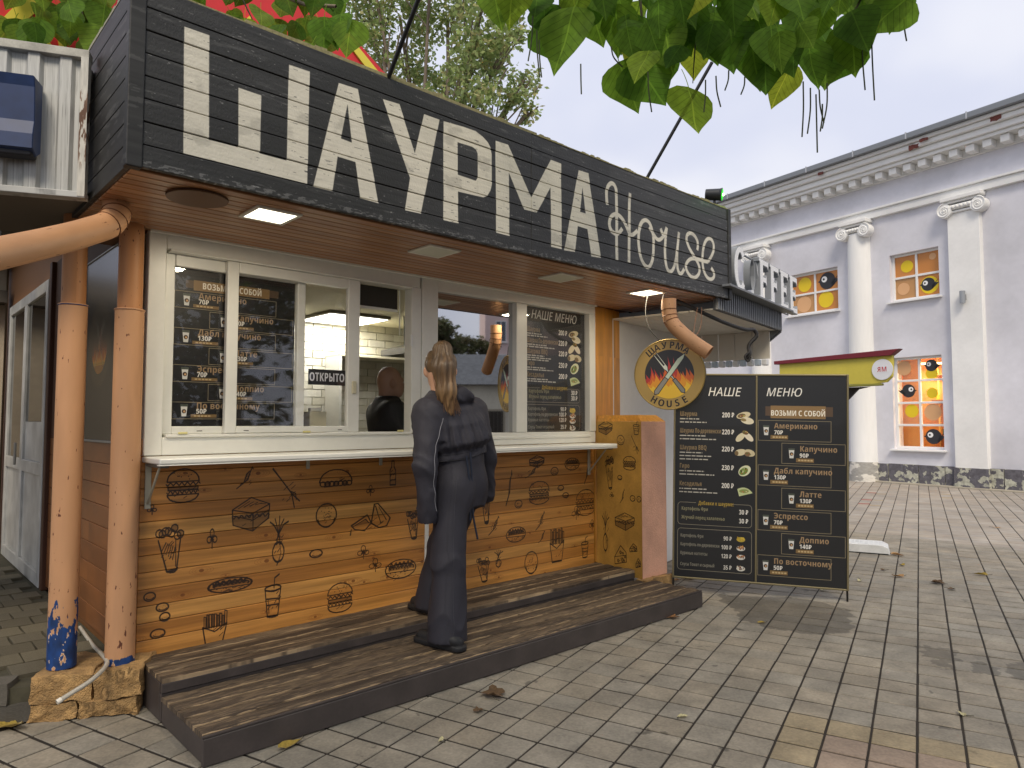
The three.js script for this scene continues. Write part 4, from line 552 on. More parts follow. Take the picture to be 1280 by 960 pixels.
// --- posters and the little OPEN sign behind the window glass
function poster(label, x0, x1, y0, y1, z, cw, ch, draw, cat = 'poster', name = 'menu_poster') {
  const t = thing(name, label, cat, [(x0 + x1) / 2, y0, z]); M(t, 'sheet', bx(-(x1 - x0) / 2, (x1 - x0) / 2, 0, y1 - y0, -.003, 0), std({ color: 0x1c1b1a, roughness: .6 })); M(t, 'print', new THREE.PlaneGeometry(x1 - x0, y1 - y0).translate(0, (y1 - y0) / 2, .001), std({ map: canvasTex(cw, ch, draw), roughness: .45 }));
}
poster('black coffee price poster behind the sliding window panes', 1.244, 1.955, 1.395, 2.275, ZF - .052, 880, 1088, (g, w, h) => { dark(g, w, h, '#141313'); menuCoffee(g, 0, h * .05, w, h * .95, false); });
poster('grey-black food price poster in the narrow right window', 3.888, 4.646, 1.31, 2.358, ZF - .04, 900, 1240, (g, w, h) => { dark(g, w, h, '#2c2b29'); menuLeft(g, w * .02, -h * .015, w * .93, h * 1.02, 'whole'); });
poster('small black sign reading OTKRYTO in white Cyrillic letters', 2.03, 2.285, 1.65, 1.748, ZF - .006, 512, 200, (g, w, h) => { dark(g, w, h, '#222226'); tx(g, 'ОТКРЫТО', w / 2, h * .76, 150, '#e6e6ea', { align: 'center', sx: .70 }); }, 'sign', 'open_sign');
// --- round emblem hanging at the corner
{
  const c = atDepth(837, 468, 5.42), toEye = Math.atan2(EYE.x - c.x, EYE.z - c.z), t = thing('round_sign', 'round gold shawarma emblem with knife, fork and flames, hanging by wires', 'sign', [c.x, c.y, c.z]); t.rotation.y = toEye - .2; t.rotation.z = .03;
  const r = .272; M(t, 'emblem_face', new THREE.CircleGeometry(r - .004, 64).translate(0, 0, .0165), phys({ map: canvasTex(768, 768, (g, w) => { g.fillStyle = '#b8974e'; g.fillRect(0, 0, w, w); logo(g, [w / 2, w / 2], w / 2, false); }), roughness: .4, clearcoat: .2 }));
  M(t, 'light_box', new THREE.CylinderGeometry(r, r, .05, 64).rotateX(Math.PI / 2).translate(0, 0, -.01), std({ color: 0x2a2622, roughness: .5 })); M(t, 'face_rim', new THREE.TorusGeometry(r - .003, .005, 8, 64).translate(0, 0, .016), std({ color: 0xa38a4c, roughness: .4, metalness: .4 }));
  for (const s of [-.06, .07]) M(t, 'hanging_wire', tube([V(s, r * .96, -.01), V(s * 1.6 - .05, r + .1, -.02), V(s - .12, r + .24, -.05), V(s - .1, YS - c.y + .01, -.08)], .004, 16, 6), std({ color: 0x1c1a18 }));
  M(t, 'bracket', cyl(.008, .008, V(-.02, .1, -.02), V(.12, .1, -.34), 8), std({ color: 0x2a2622 }));
}

// ---------------------------------------------------------------- inside the kiosk
{
  const room = part(kiosk, 'interior'), cream = std({ color: 0xd8d2b8, roughness: .8 });
  M(room, 'ceiling', bx(1.17, 4.99, 2.42, 2.44, -6.5, ZF - .1), cream);
  M(room, 'wall_core', bx(1.17, 4.99, .2, 2.42, -6.46, -6.36), std({ color: 0xb7b29c, roughness: .9 }));
  const bm = [0xe3dfce, 0xdad6c4, 0xe9e6d8].map((c) => std({ color: c, roughness: .6, map: rep(gray, 3) })), bg = [0, 1, 2].map((s) => rough(new THREE.BoxGeometry(.196, .068, .02, 5, 3, 1), .0035, 16, s));
  for (let r = 0; r < 17; r++) for (let c = 0; c < 13; c++) { const x = 2.5 + c * .205 + (r % 2) * .1, y = 1.16 + r * .0765; const b = M(room, 'brick', bg[(r * 3 + c * 5) % 3], bm[(r * 5 + c * 7) % 3]); b.position.set(x, y, -6.355); }
  M(room, 'work_counter', rb(1.2, 4.98, 1.25, 1.285, -4.62, ZF - .1, .006), pvc); M(room, 'counter_front', bx(1.2, 4.98, .2, 1.25, -4.6, -4.58), cream);
  const lamp = thing('ceiling_light', 'bright white panel light inside the kiosk above the vendor', 'light', [3.36, 2.42, -6.0]); M(lamp, 'housing', rb(-.32, .32, -.03, 0, -.32, .32, .006), std({ color: 0x8f8a78 })); M(lamp, 'diffuser', bx(-.3, .3, -.036, -.031, -.3, .3), std({ color: 0xffffff, emissive: 0xfffdf4, emissiveIntensity: 2.2 }));
  const l = new THREE.RectAreaLight(0xfffaf0, 13, .58, .58); l.position.set(0, -.05, 0); l.rotation.x = -Math.PI / 2; lamp.add(l);
  const sh = thing('wall_shelf', 'cream shelf board along the white brick wall inside', 'shelf', [4.1, 2.05, -6.2]); M(sh, 'shelf_board', rb(-.75, .8, 0, .025, -.14, .14, .004), cream); M(sh, 'end_panel', rb(-.75, -.72, -.85, 0, -.14, .14, .004), pvc); M(sh, 'end_panel', rb(.77, .8, -.85, 0, -.14, .14, .004), pvc);
  const hd = thing('extractor_hood', 'dark grey extractor hood hung from the kiosk ceiling', 'hood', [3.95, 2.05, -5.55]); M(hd, 'canopy', prism([[-.3, 0], [.5, 0], [.5, .16], [-.02, .13], [-.3, .05]], .5, .004).translate(0, 0, -.25), std({ color: 0x4c4a46, roughness: .35, metalness: .6 })); M(hd, 'hanging_wire', cyl(.005, .005, V(-.2, .06, 0), V(-.21, .37, 0), 6), std({ color: 0x222222 })); M(hd, 'duct', cyl(.08, .08, V(.3, .15, 0), V(.3, .37, 0), 16), std({ color: 0x6a6864, metalness: .6, roughness: .4 }));
  const bt = thing('sauce_bottle', 'cream squeeze bottle on the counter inside the open window', 'bottle', [2.84, 1.336, -4.105]); M(bt, 'body', new THREE.LatheGeometry([[0, 0], [.03, 0], [.032, .01], [.032, .075], [.026, .088], [.012, .094], [0, .094]].map((p) => new THREE.Vector2(...p)), 20), phys({ color: 0xd0c48e, roughness: .4 })); M(bt, 'nozzle', new THREE.ConeGeometry(.011, .035, 14).translate(0, .11, 0), phys({ color: 0xe6dfc0, roughness: .4 }));
  const nb = thing('napkin_box', 'cream paper box standing behind the sliding pane', 'box', [2.2, 1.286, -4.3]); M(nb, 'carton', rb(-.06, .06, 0, .2, -.05, .05, .004), std({ color: 0xd9d3b6, roughness: .8 })); M(nb, 'paper_tuft', rb(-.04, .04, .2, .225, -.02, .02, .008), std({ color: 0xf1efe6, roughness: .9 }));
  const ut = thing('cutlery_holder', 'holder of black plastic forks behind the sliding pane', 'cutlery', [2.06, 1.286, -4.3]); M(ut, 'tub', new THREE.CylinderGeometry(.045, .04, .09, 18).translate(0, .045, 0), std({ color: 0x2a2928, roughness: .6 })); for (let i = 0; i < 14; i++) { const a = i * 1.7, r = .012 + .02 * hash(i, 1, 1); M(ut, 'fork', cyl(.004, .006, V(Math.cos(a) * r, .05, Math.sin(a) * r), V(Math.cos(a) * r * 2, .15 + .03 * hash(i, 2, 2), Math.sin(a) * r * 2), 5), std({ color: 0x191818, roughness: .5 })); }
}
// ---------------------------------------------------------------- people
const L3 = Math.hypot;
const cap3 = (a, b, r0, r1) => { const dx = b[0] - a[0], dy = b[1] - a[1], dz = b[2] - a[2], dd = dx * dx + dy * dy + dz * dz; return (x, y, z) => { const t = clamp(((x - a[0]) * dx + (y - a[1]) * dy + (z - a[2]) * dz) / dd); return L3(x - a[0] - t * dx, y - a[1] - t * dy, z - a[2] - t * dz) - (r0 + (r1 - r0) * t); }; };
const ell = (c, r) => (x, y, z) => { const a = (x - c[0]) / r[0], b = (y - c[1]) / r[1], d = (z - c[2]) / r[2], k0 = L3(a, b, d), k1 = L3(a / r[0], b / r[1], d / r[2]); return k1 < 1e-6 ? -Math.min(...r) : k0 * (k0 - 1) / k1; };
const smin = (a, b, k) => { const h = Math.max(k - Math.abs(a - b), 0) / k; return Math.min(a, b) - h * h * k * .25; };
const blend = (fs, k) => (x, y, z) => { let d = fs[0](x, y, z); for (let i = 1; i < fs.length; i++) d = smin(d, fs[i](x, y, z), k); return d; };
function nets(f, lo, hi, c) { // surface nets: one smooth closed mesh around f < 0
  const n = [0, 1, 2].map((i) => Math.ceil((hi[i] - lo[i]) / c) + 1), [nx, ny, nz] = n, v = new Float32Array(nx * ny * nz), id = (x, y, z) => x + nx * (y + ny * z);
  const K = 6, lim = K * c * .87 * 1.25 + .03; // whole blocks far from the surface are not sampled finely
  for (let Z = 0; Z < nz; Z += K) for (let Y = 0; Y < ny; Y += K) for (let X = 0; X < nx; X += K) {
    const m = f(lo[0] + (X + K / 2) * c, lo[1] + (Y + K / 2) * c, lo[2] + (Z + K / 2) * c), far = Math.abs(m) > lim;
    for (let z = Z; z < Math.min(nz, Z + K); z++) for (let y = Y; y < Math.min(ny, Y + K); y++) for (let x = X; x < Math.min(nx, X + K); x++) v[id(x, y, z)] = far ? m : f(lo[0] + x * c, lo[1] + y * c, lo[2] + z * c);
  }
  const vid = new Int32Array(nx * ny * nz).fill(-1), pos = [], idx = [];
  for (let z = 0; z < nz - 1; z++) for (let y = 0; y < ny - 1; y++) for (let x = 0; x < nx - 1; x++) {
    let m = 0, sx = 0, sy = 0, sz = 0, cnt = 0; const q = []; for (let k = 0; k < 8; k++) { q[k] = v[id(x + (k & 1), y + (k >> 1 & 1), z + (k >> 2))]; if (q[k] < 0) m++; } if (!m || m === 8) continue;
    for (let a = 0; a < 8; a++) for (const bit of [1, 2, 4]) { const b = a | bit; if (b === a || (q[a] < 0) === (q[b] < 0)) continue; const t = q[a] / (q[a] - q[b]); sx += (a & 1) + (bit === 1 ? t : 0); sy += (a >> 1 & 1) + (bit === 2 ? t : 0); sz += (a >> 2) + (bit === 4 ? t : 0); cnt++; }
    vid[id(x, y, z)] = pos.length / 3; pos.push(lo[0] + (x + sx / cnt) * c, lo[1] + (y + sy / cnt) * c, lo[2] + (z + sz / cnt) * c);
  }
  const st = [1, nx, nx * ny];
  for (let z = 1; z < nz - 1; z++) for (let y = 1; y < ny - 1; y++) for (let x = 1; x < nx - 1; x++) { const i = id(x, y, z); for (let a = 0; a < 3; a++) { const s = v[i] < 0; if (s === (v[i + st[a]] < 0)) continue; const b = st[(a + 1) % 3], d = st[(a + 2) % 3], A = vid[i - b - d], B = vid[i - d], Cc = vid[i], D = vid[i - b]; if (A < 0 || B < 0 || Cc < 0 || D < 0) continue; s ? idx.push(A, B, Cc, A, Cc, D) : idx.push(A, Cc, B, A, D, Cc); } }
  const g = new THREE.BufferGeometry(); g.setAttribute('position', new THREE.Float32BufferAttribute(pos, 3)); g.setIndex(idx); g.computeVertexNormals(); g.setAttribute('uv', new THREE.Float32BufferAttribute(new Float32Array(pos.length / 3 * 2), 2)); return uvm(g);
}
function headSDF(c, face, s = 1) { // skull, jaw, nose, ears, brow, lips and eyelids; face = unit direction it looks in
  const [fx, fz] = face, rx = -fz, rz = fx, P = (r, u, f) => [c[0] + s * (rx * r + fx * f), c[1] + s * u, c[2] + s * (rz * r + fz * f)];
  const base = blend([ell(P(0, .03, -.012), [.082 * s, .098 * s, .092 * s]), cap3(P(-.03, -.07, .045), P(.03, -.07, .045), .034 * s, .034 * s), ell(P(0, -.03, .03), [.064 * s, .085 * s, .068 * s]), cap3(P(0, -.04, -.03), P(0, -.14, -.04), .055 * s, .058 * s)], .05 * s);
  return blend([base, cap3(P(0, .012, .088), P(0, -.022, .112), .009 * s, .014 * s), cap3(P(-.03, .025, .082), P(.03, .025, .082), .012 * s, .012 * s), cap3(P(-.02, -.058, .088), P(.02, -.058, .088), .008 * s, .008 * s), ell(P(.084, -.005, -.005), [.02 * s, .034 * s, .022 * s]), ell(P(-.084, -.005, -.005), [.02 * s, .034 * s, .022 * s])], .016 * s);
}
const eyesOf = (par, c, face, s = 1) => { const [fx, fz] = face, rx = -fz, rz = fx; for (const k of [-1, 1]) { const e = M(par, 'eye', new THREE.SphereGeometry(.011 * s, 12, 8), std({ color: 0xd8d2c8, roughness: .3 })); e.position.set(c[0] + s * (rx * .032 * k + fx * .083), c[1] + .006 * s, c[2] + s * (rz * .032 * k + fz * .083)); const p = M(e, 'pupil', new THREE.SphereGeometry(.006 * s, 10, 6), std({ color: 0x1c120a, roughness: .2 })); p.position.set(fx * .007 * s, 0, fz * .007 * s); } };
function hand(w, dir, side, curl = .5, k = 1) { // palm and five bent fingers from the wrist w
  const d = V(...dir).normalize(), s = V(...side).normalize(), n = d.clone().cross(s), at = (a, b0, e, b = b0 * k) => [w[0] + d.x * a + s.x * b + n.x * e, w[1] + d.y * a + s.y * b + n.y * e, w[2] + d.z * a + s.z * b + n.z * e], out = [cap3(at(.0, 0, 0), at(.07, -.012, 0), .026, .02), cap3(at(.02, .012, 0), at(.075, .02, 0), .02, .016)];
  [[-.03, .06], [-.01, .075], [.011, .07], [.03, .055]].forEach(([b, L]) => { out.push(cap3(at(.075, b, 0), at(.075 + L * .5, b * 1.1, L * .25 * curl), .0095, .009)); out.push(cap3(at(.075 + L * .5, b * 1.1, L * .25 * curl), at(.075 + L * (.95 - .35 * curl), b * 1.1, L * .9 * curl), .009, .0075)); });
  out.push(cap3(at(.02, -.03, .0), at(.05, -.052, .012), .012, .01), cap3(at(.05, -.052, .012), at(.078, -.05, .026), .01, .008)); return out;
}
const skinMat = (c) => phys({ color: c, roughness: .55, sheen: .2 });
const cloth = (r, g, b, s) => phys({ map: rep(mottled(r, g, b, .07, 8, s), 3), roughness: .72, bumpMap: rep(grainBump, 14), bumpScale: .0012 });
{ // the customer at the counter, seen from behind
  const B = [2.62, .131, -3.42], t = thing('person', 'woman in a dark tracksuit with a long ponytail standing at the counter', 'person', B), off = (g) => g.translate(-B[0], -B[1], -B[2]);
  const hc = [2.63, 1.735, -3.50], face = [.62, -.785], fl = Math.hypot(...face), fc = face.map((x) => x / fl);
  const body = blend([cap3([2.62, 1.62, -3.48], [2.66, 1.48, -3.46], .052, .06), cap3([2.67, 1.42, -3.46], [2.7, 1.05, -3.43], .12, .125), cap3([2.5, 1.46, -3.44], [2.86, 1.46, -3.49], .06, .06), cap3([2.485, 1.46, -3.42], [2.42, 1.16, -3.365], .048, .04), cap3([2.42, 1.16, -3.365], [2.447, .99, -3.382], .04, .028), cap3([2.87, 1.46, -3.49], [3.0, 1.2, -3.5], .048, .04), cap3([3.0, 1.2, -3.5], [3.033, 1.06, -3.53], .04, .028), cap3([2.63, 1.02, -3.39], [2.57, .58, -3.34], .085, .06), cap3([2.57, .58, -3.34], [2.515, .2, -3.27], .058, .04), cap3([2.79, 1.02, -3.46], [2.77, .62, -3.68], .085, .06), cap3([2.77, .62, -3.68], [2.71, .27, -3.70], .058, .04), ...hand([2.447, .99, -3.382], [.157, -1, -.1], [0, 0, 1], .3, .55), ...hand([3.033, 1.06, -3.53], [.235, -1, -.21], [0, 0, 1], .3, .55)], .03);
  M(t, 'body', off(merge([nets(body, [2.3, .15, -3.85], [3.2, 1.66, -3.15], .013), nets(headSDF(hc, fc, 1), [2.48, 1.56, -3.66], [2.78, 1.88, -3.34], .0055)])), skinMat(0xc99c82)); eyesOf(t, [hc[0] - B[0], hc[1] - B[1], hc[2] - B[2]], fc);
  // jacket: blouson torso over a gathered waistband
  const prof = (y, a) => { for (let i = 1; i < a.length; i++) if (y <= a[i][0]) return lerp(a[i - 1][1], a[i][1], sm(clamp((y - a[i - 1][0]) / (a[i][0] - a[i - 1][0])))); return a[a.length - 1][1]; };
  const hemY = (x) => 1.175 + (x - 2.53) * .15;
  const torso = (x, y, z) => { const h = y - hemY(x), cx = lerp(2.735, 2.665, clamp((y - 1.15) / .35)), cz = lerp(-3.435, -3.465, clamp((y - 1.15) / .35)); const rx = prof(h, [[-.1, .195], [.045, .205], [.10, .243], [.2, .25], [.29, .225], [.335, .165], [.37, .08], [.42, .05]]), rz = prof(h, [[-.1, .145], [.045, .15], [.10, .19], [.2, .175], [.29, .14], [.335, .1], [.37, .075], [.42, .05]]);
    const ax = (x - cx) / rx, az = (z - cz) / rz, th = Math.atan2(z - cz, x - cx), m = step01(.03, .07, h) * (1 - step01(.14, .33, h)), band = 1 - step01(.035, .05, h); let d = (L3(ax, az) - 1) * Math.min(rx, rz) - m * (.017 * Math.pow(Math.abs(Math.sin(th * 9.5 + 1.1 * Math.sin(th * 5) + h * 5)), 1.6) - .008 + .005 * Math.sin(th * 37 + 1)) - .009 * n3(x * 9, y * 6, z * 9) - .0016 * band * Math.sin(th * 90); return Math.max(d, -h, h - .43); };
  const fold = (d, x, y, z, k) => d - k * .7 * n3(x * 20, y * 11, z * 20, 4) - k * 1.5 * (Math.pow(1 - Math.abs(n3(x * 8, y * 15 + x * 14, z * 8, 9)), 3) - .3);
  const arm = (sh, el, wr) => { const a = cap3(sh, el, .085, .068), b = cap3(el, wr, .068, .056), ax = V(wr[0] - el[0], wr[1] - el[1], wr[2] - el[2]).normalize(); const cuff = cap3([wr[0] - ax.x * .02, wr[1] - ax.y * .02, wr[2] - ax.z * .02], [wr[0] + ax.x * .03, wr[1] + ax.y * .03, wr[2] + ax.z * .03], .05, .047); return (x, y, z) => { const over = (x - wr[0]) * ax.x + (y - wr[1]) * ax.y + (z - wr[2]) * ax.z; return Math.max(Math.min(fold(smin(a(x, y, z), b(x, y, z), .02), x, y, z, .0075), cuff(x, y, z)), over - .05); }; };
  const armL = arm([2.485, 1.465, -3.42], [2.42, 1.16, -3.365], [2.468, .855, -3.395]), armR = arm([2.865, 1.475, -3.49], [3.0, 1.2, -3.5], [3.06, .945, -3.555]), yoke = cap3([2.51, 1.475, -3.44], [2.85, 1.48, -3.48], .09, .09), hood = blend([ell([2.61, 1.56, -3.39], [.085, .05, .065]), ell([2.72, 1.575, -3.40], [.085, .06, .07]), ell([2.765, 1.58, -3.47], [.06, .06, .075]), ell([2.56, 1.56, -3.48], [.045, .045, .06])], .03);
  const jac = (x, y, z) => { const T = smin(torso(x, y, z), Math.max(yoke(x, y, z), hemY(x) - y), .07); return smin(smin(T, Math.min(armL(x, y, z), armR(x, y, z)), y > 1.3 ? .07 : .012), fold(hood(x, y, z), x, y, z, .014), .025); };
  M(t, 'jacket', off(nets(jac, [2.28, .82, -3.72], [3.18, 1.68, -3.18], .0095)), cloth(46, 45, 54, 30));
  // flared trousers
  const pel = (x, y, z) => { const a = (x - 2.72) / .178, b = (z + 3.435) / .14; return Math.max((L3(a, b) - 1) * .14, y - 1.26, .9 - y); }, legs = (h, k, a, f) => blend([cap3(h, k, .112, .096), cap3(k, a, .094, f)], .03);
  const lgL = legs([2.64, 1.0, -3.39], [2.57, .58, -3.335], [2.52, .17, -3.272], .114), lgR = legs([2.8, 1.0, -3.465], [2.78, .62, -3.66], [2.715, .25, -3.69], .108), but = blend([ell([2.655, 1.02, -3.35], [.1, .12, .085]), ell([2.79, 1.03, -3.39], [.1, .12, .085])], .03);
  const tr = (x, y, z) => { const d = smin(smin(pel(x, y, z), but(x, y, z), .06), smin(Math.max(lgL(x, y, z), .166 - y), Math.max(lgR(x, y, z), .24 - y), .006), .05); const m = 1 - step01(.95, 1.1, y); return d - .004 * n3(x * 12, y * 6, z * 12, 3) - m * .012 * (Math.pow(1 - Math.abs(n3(x * 6 + y * 2, y * 5 - x * 7, z * 6, 12)), 3) - .3); };
  M(t, 'trousers', off(nets(tr, [2.34, .14, -3.86], [3.0, 1.3, -3.1], .0105)), cloth(40, 39, 48, 31));
  const shoe = (a, b, y0) => { const s = blend([cap3(a, b, .034, .034), ell([(a[0] + b[0]) / 2, a[1] + .02, a[2] - .06], [.045, .045, .08])], .03), sole = (x, y, z) => { const q = clamp((z - b[2]) / (a[2] - b[2])), cx = lerp(b[0], a[0], q); return Math.max(L3(Math.max(0, Math.abs(z - (a[2] + b[2]) / 2) - Math.abs(a[2] - b[2]) / 2), x - cx) - .05, y - y0 - .03, y0 - y); }; return (x, y, z) => Math.max(Math.min(s(x, y, z), sole(x, y, z)), y0 - y); };
  const ms = std({ color: 0x1a1a1c, roughness: .6 }); M(t, 'shoe', off(nets(shoe([2.52, .17, -3.175], [2.47, .17, -3.45], .1335), [2.4, .11, -3.5], [2.6, .28, -3.1], .006)), ms); M(t, 'shoe', off(nets(shoe([2.715, .255, -3.62], [2.70, .25, -3.85], .209), [2.62, .18, -3.95], [2.8, .36, -3.54], .006)), ms);
  // hair: cap and ponytail, brown with fairer ends
  const tail = blend([cap3([2.60, 1.86, -3.46], [2.575, 1.855, -3.41], .035, .05), cap3([2.575, 1.85, -3.405], [2.555, 1.74, -3.365], .05, .064), cap3([2.555, 1.74, -3.365], [2.56, 1.6, -3.345], .064, .058), cap3([2.56, 1.6, -3.345], [2.575, 1.49, -3.335], .055, .03)], .03);
  const capH = (x, y, z) => { const q = (x - hc[0]) * fc[0] + (z - hc[2]) * fc[1], d = ell([hc[0], hc[1] + .035, hc[2]], [.098, .108, .106])(x, y, z); return Math.max(d, q - .045 - (y - hc[1]) * .35, hc[1] - .06 - y + Math.max(0, q + .02) * 1.2); };
  const hair = (x, y, z) => { const a = Math.atan2(z + 3.40, x - 2.56), d = smin(tail(x, y, z), capH(x, y, z), .02); return d - .0045 * Math.sin(a * 15 + y * 9 + 3 * n3(x * 6, y * 3, z * 6)) - .0025 * n3(x * 60, y * 8, z * 60, 2) - step01(1.62, 1.5, y) * .006 * n3(x * 45, y * 12, z * 45, 5); };
  const hg = off(nets(hair, [2.44, 1.42, -3.64], [2.78, 1.95, -3.24], .0055)), hp = hg.attributes.position, col = new Float32Array(hp.count * 3);
  for (let i = 0; i < hp.count; i++) { const x = hp.getX(i), y = hp.getY(i), z = hp.getZ(i), s = n3(x * 70, y * 6, z * 70, 8) * .5 + .5, e = step01(1.62, 1.40, y + .06 * n3(x * 40, 0, z * 40)), k = .75 + .55 * s; col.set([lerp(.08, .26, e * .7 + .25 * s) * k, lerp(.052, .16, e * .7 + .2 * s) * k, lerp(.032, .078, e * .7) * k], i * 3); }
  hg.setAttribute('color', new THREE.BufferAttribute(col, 3)); M(t, 'hair', hg, phys({ vertexColors: true, roughness: .5, sheen: .4, anisotropy: .5 }));
  { const q = mulberry(17), gs = []; for (let i = 0; i < 34; i++) { const a = q() * 6.28, r = .05 + .018 * q(), e = .03 + .05 * q(), c = Math.cos(a), s = Math.sin(a); gs.push(tube([V(2.58 + c * .04, 1.85, -3.41 + s * .04), V(2.556 + c * r, 1.73, -3.365 + s * r), V(2.56 + c * r * .95, 1.6, -3.347 + s * r * .95), V(2.575 + c * e, 1.5 - .05 * q(), -3.335 + s * e)], .0016, 14, 3)); } M(t, 'hair_strands', off(merge(gs)), phys({ color: 0x6a4c30, roughness: .45 })); }
  M(t, 'hair_tie', new THREE.TorusGeometry(.04, .011, 8, 20).rotateY(.7).translate(2.592 - B[0], 1.858 - B[1], -3.445 - B[2]), std({ color: 0x2a1d16 }));
  const cord = [[588, 566, -3.27], [590, 600, -3.275], [591, 640, -3.30], [597, 674, -3.30]].map((p) => onZ(...p).sub(V(...B))); M(t, 'tie_cord', tube(cord, .006, 20, 6), std({ color: 0x1c2436, roughness: .7 })); const cord2 = [[583, 570, -3.27], [587, 605, -3.272], [588, 650, -3.29]].map((p) => onZ(...p).sub(V(...B))); M(t, 'tie_cord', tube(cord2, .006, 20, 6), std({ color: 0x1c2436, roughness: .7 }));
  const seam = (f, axis, dir, r, name, c) => { const d = V(...dir).normalize(), pts = axis.map((p) => { const q = V(...p).addScaledVector(d, .3); for (let i = 0; i < 60; i++) { const s = f(q.x, q.y, q.z); if (s < .0015) break; q.addScaledVector(d, -Math.max(s * .6, .001)); } return q.sub(V(...B)); }); M(t, name, tube(pts, r, 60, 5), std({ color: c, roughness: .7 })); }, along = (ps, n) => { const c = new THREE.CatmullRomCurve3(ps.map((p) => V(...p))); return Array.from({ length: n }, (_, i) => c.getPoint(i / (n - 1)).toArray()); };
  seam(jac, along([[2.49, 1.44, -3.42], [2.42, 1.16, -3.365], [2.462, .9, -3.39]], 22), [.25, 0, 1], .0022, 'sleeve_seam', 0x85858c); seam(tr, along([[2.63, 1.08, -3.40], [2.57, .6, -3.335], [2.522, .2, -3.275]], 22), [-.35, 0, 1], .0018, 'trouser_seam', 0x3a3a42);
  for (const k of [.042, .006]) { const ring = []; for (let i = 0; i < 40; i++) { const a = i / 40 * 6.283; ring.push([2.735 + .02 * Math.cos(a), 1.175 + (2.735 + .2 * Math.cos(a) - 2.53) * .15 + k, -3.435 + .02 * Math.sin(a), Math.cos(a), Math.sin(a)]); } const pts = ring.map(([x, y, z, c, s]) => { const q = V(x + c * .3, y, z + s * .3); for (let i = 0; i < 80; i++) { const e = torso(q.x, q.y, q.z); if (e < .001) break; q.x -= c * Math.max(e * .6, .001); q.z -= s * Math.max(e * .6, .001); } return q.sub(V(...B)); }); M(t, 'waistband_seam', tube(pts, .002, 90, 5, true), std({ color: 0x2c2c32, roughness: .8 })); }
  if (0) [[551, 520, -3.20], [549, 555, -3.215], [546, 600, -3.25], [540, 640, -3.30]].map((p) => onZ(...p).sub(V(...B)));
}
{ // the vendor inside, turned to his work
  const B = [2.96, .2, -4.62], t = thing('person', 'bald man in a black shirt working inside the open window', 'person', B); t.rotation.y = 1.32;
  const hc = [0, 1.515, .03], torso = blend([cap3([0, 1.38, 0], [0, 1.45, .01], .06, .055), cap3([-.13, 1.27, 0], [.13, 1.27, 0], .1, .1), ell([0, 1.12, .02], [.185, .26, .135]), ell([0, .92, .01], [.17, .15, .125])], .08);
  const arms = [-1, 1].flatMap((s) => [cap3([s * .19, 1.3, 0], [s * .25, 1.04, .1], .055, .045), cap3([s * .25, 1.04, .1], [s * .15, 1.06, .32], .043, .03)]), legs = [-1, 1].flatMap((s) => [cap3([s * .09, .86, 0], [s * .1, .46, .02], .09, .06), cap3([s * .1, .46, .02], [s * .1, .09, -.02], .058, .042), cap3([s * .1, .05, -.05], [s * .11, .04, .14], .042, .035)]);
  const bodyF = blend([torso, ...arms, ...legs, ...hand([.15, 1.06, .32], [-.2, 0, 1], [1, 0, 0]), ...hand([-.15, 1.06, .32], [.2, 0, 1], [1, 0, 0])], .025);
  M(t, 'body', merge([nets(bodyF, [-.36, -.02, -.2], [.36, 1.46, .55], .013), nets(headSDF(hc, [0, 1], 1), [-.13, 1.34, -.14], [.13, 1.68, .19], .006)]), skinMat(0x94725e)); eyesOf(t, hc, [0, 1]);
  const shirt = (x, y, z) => { let d = torso(x, y, z) - .016; for (const s of [-1, 1]) d = smin(d, Math.max(cap3([s * .18, 1.3, 0], [s * .25, 1.06, .09], .075, .07)(x, y, z), 1.1 - y), .05); return Math.max(d - .004 * n3(x * 14, y * 9, z * 14), .82 - y, y - 1.415); };
  M(t, 'shirt', nets(shirt, [-.4, .78, -.25], [.4, 1.46, .3], .012), cloth(24, 24, 27, 33));
  M(t, 'trousers', nets((x, y, z) => Math.max(smin(blend(legs.filter((_, i) => i % 3 < 2), .04)(x, y, z) - .02, ell([0, .86, 0], [.175, .12, .13])(x, y, z), .05), .1 - y, y - .9), [-.3, .05, -.25], [.3, .95, .25], .014), cloth(34, 34, 40, 34));
}

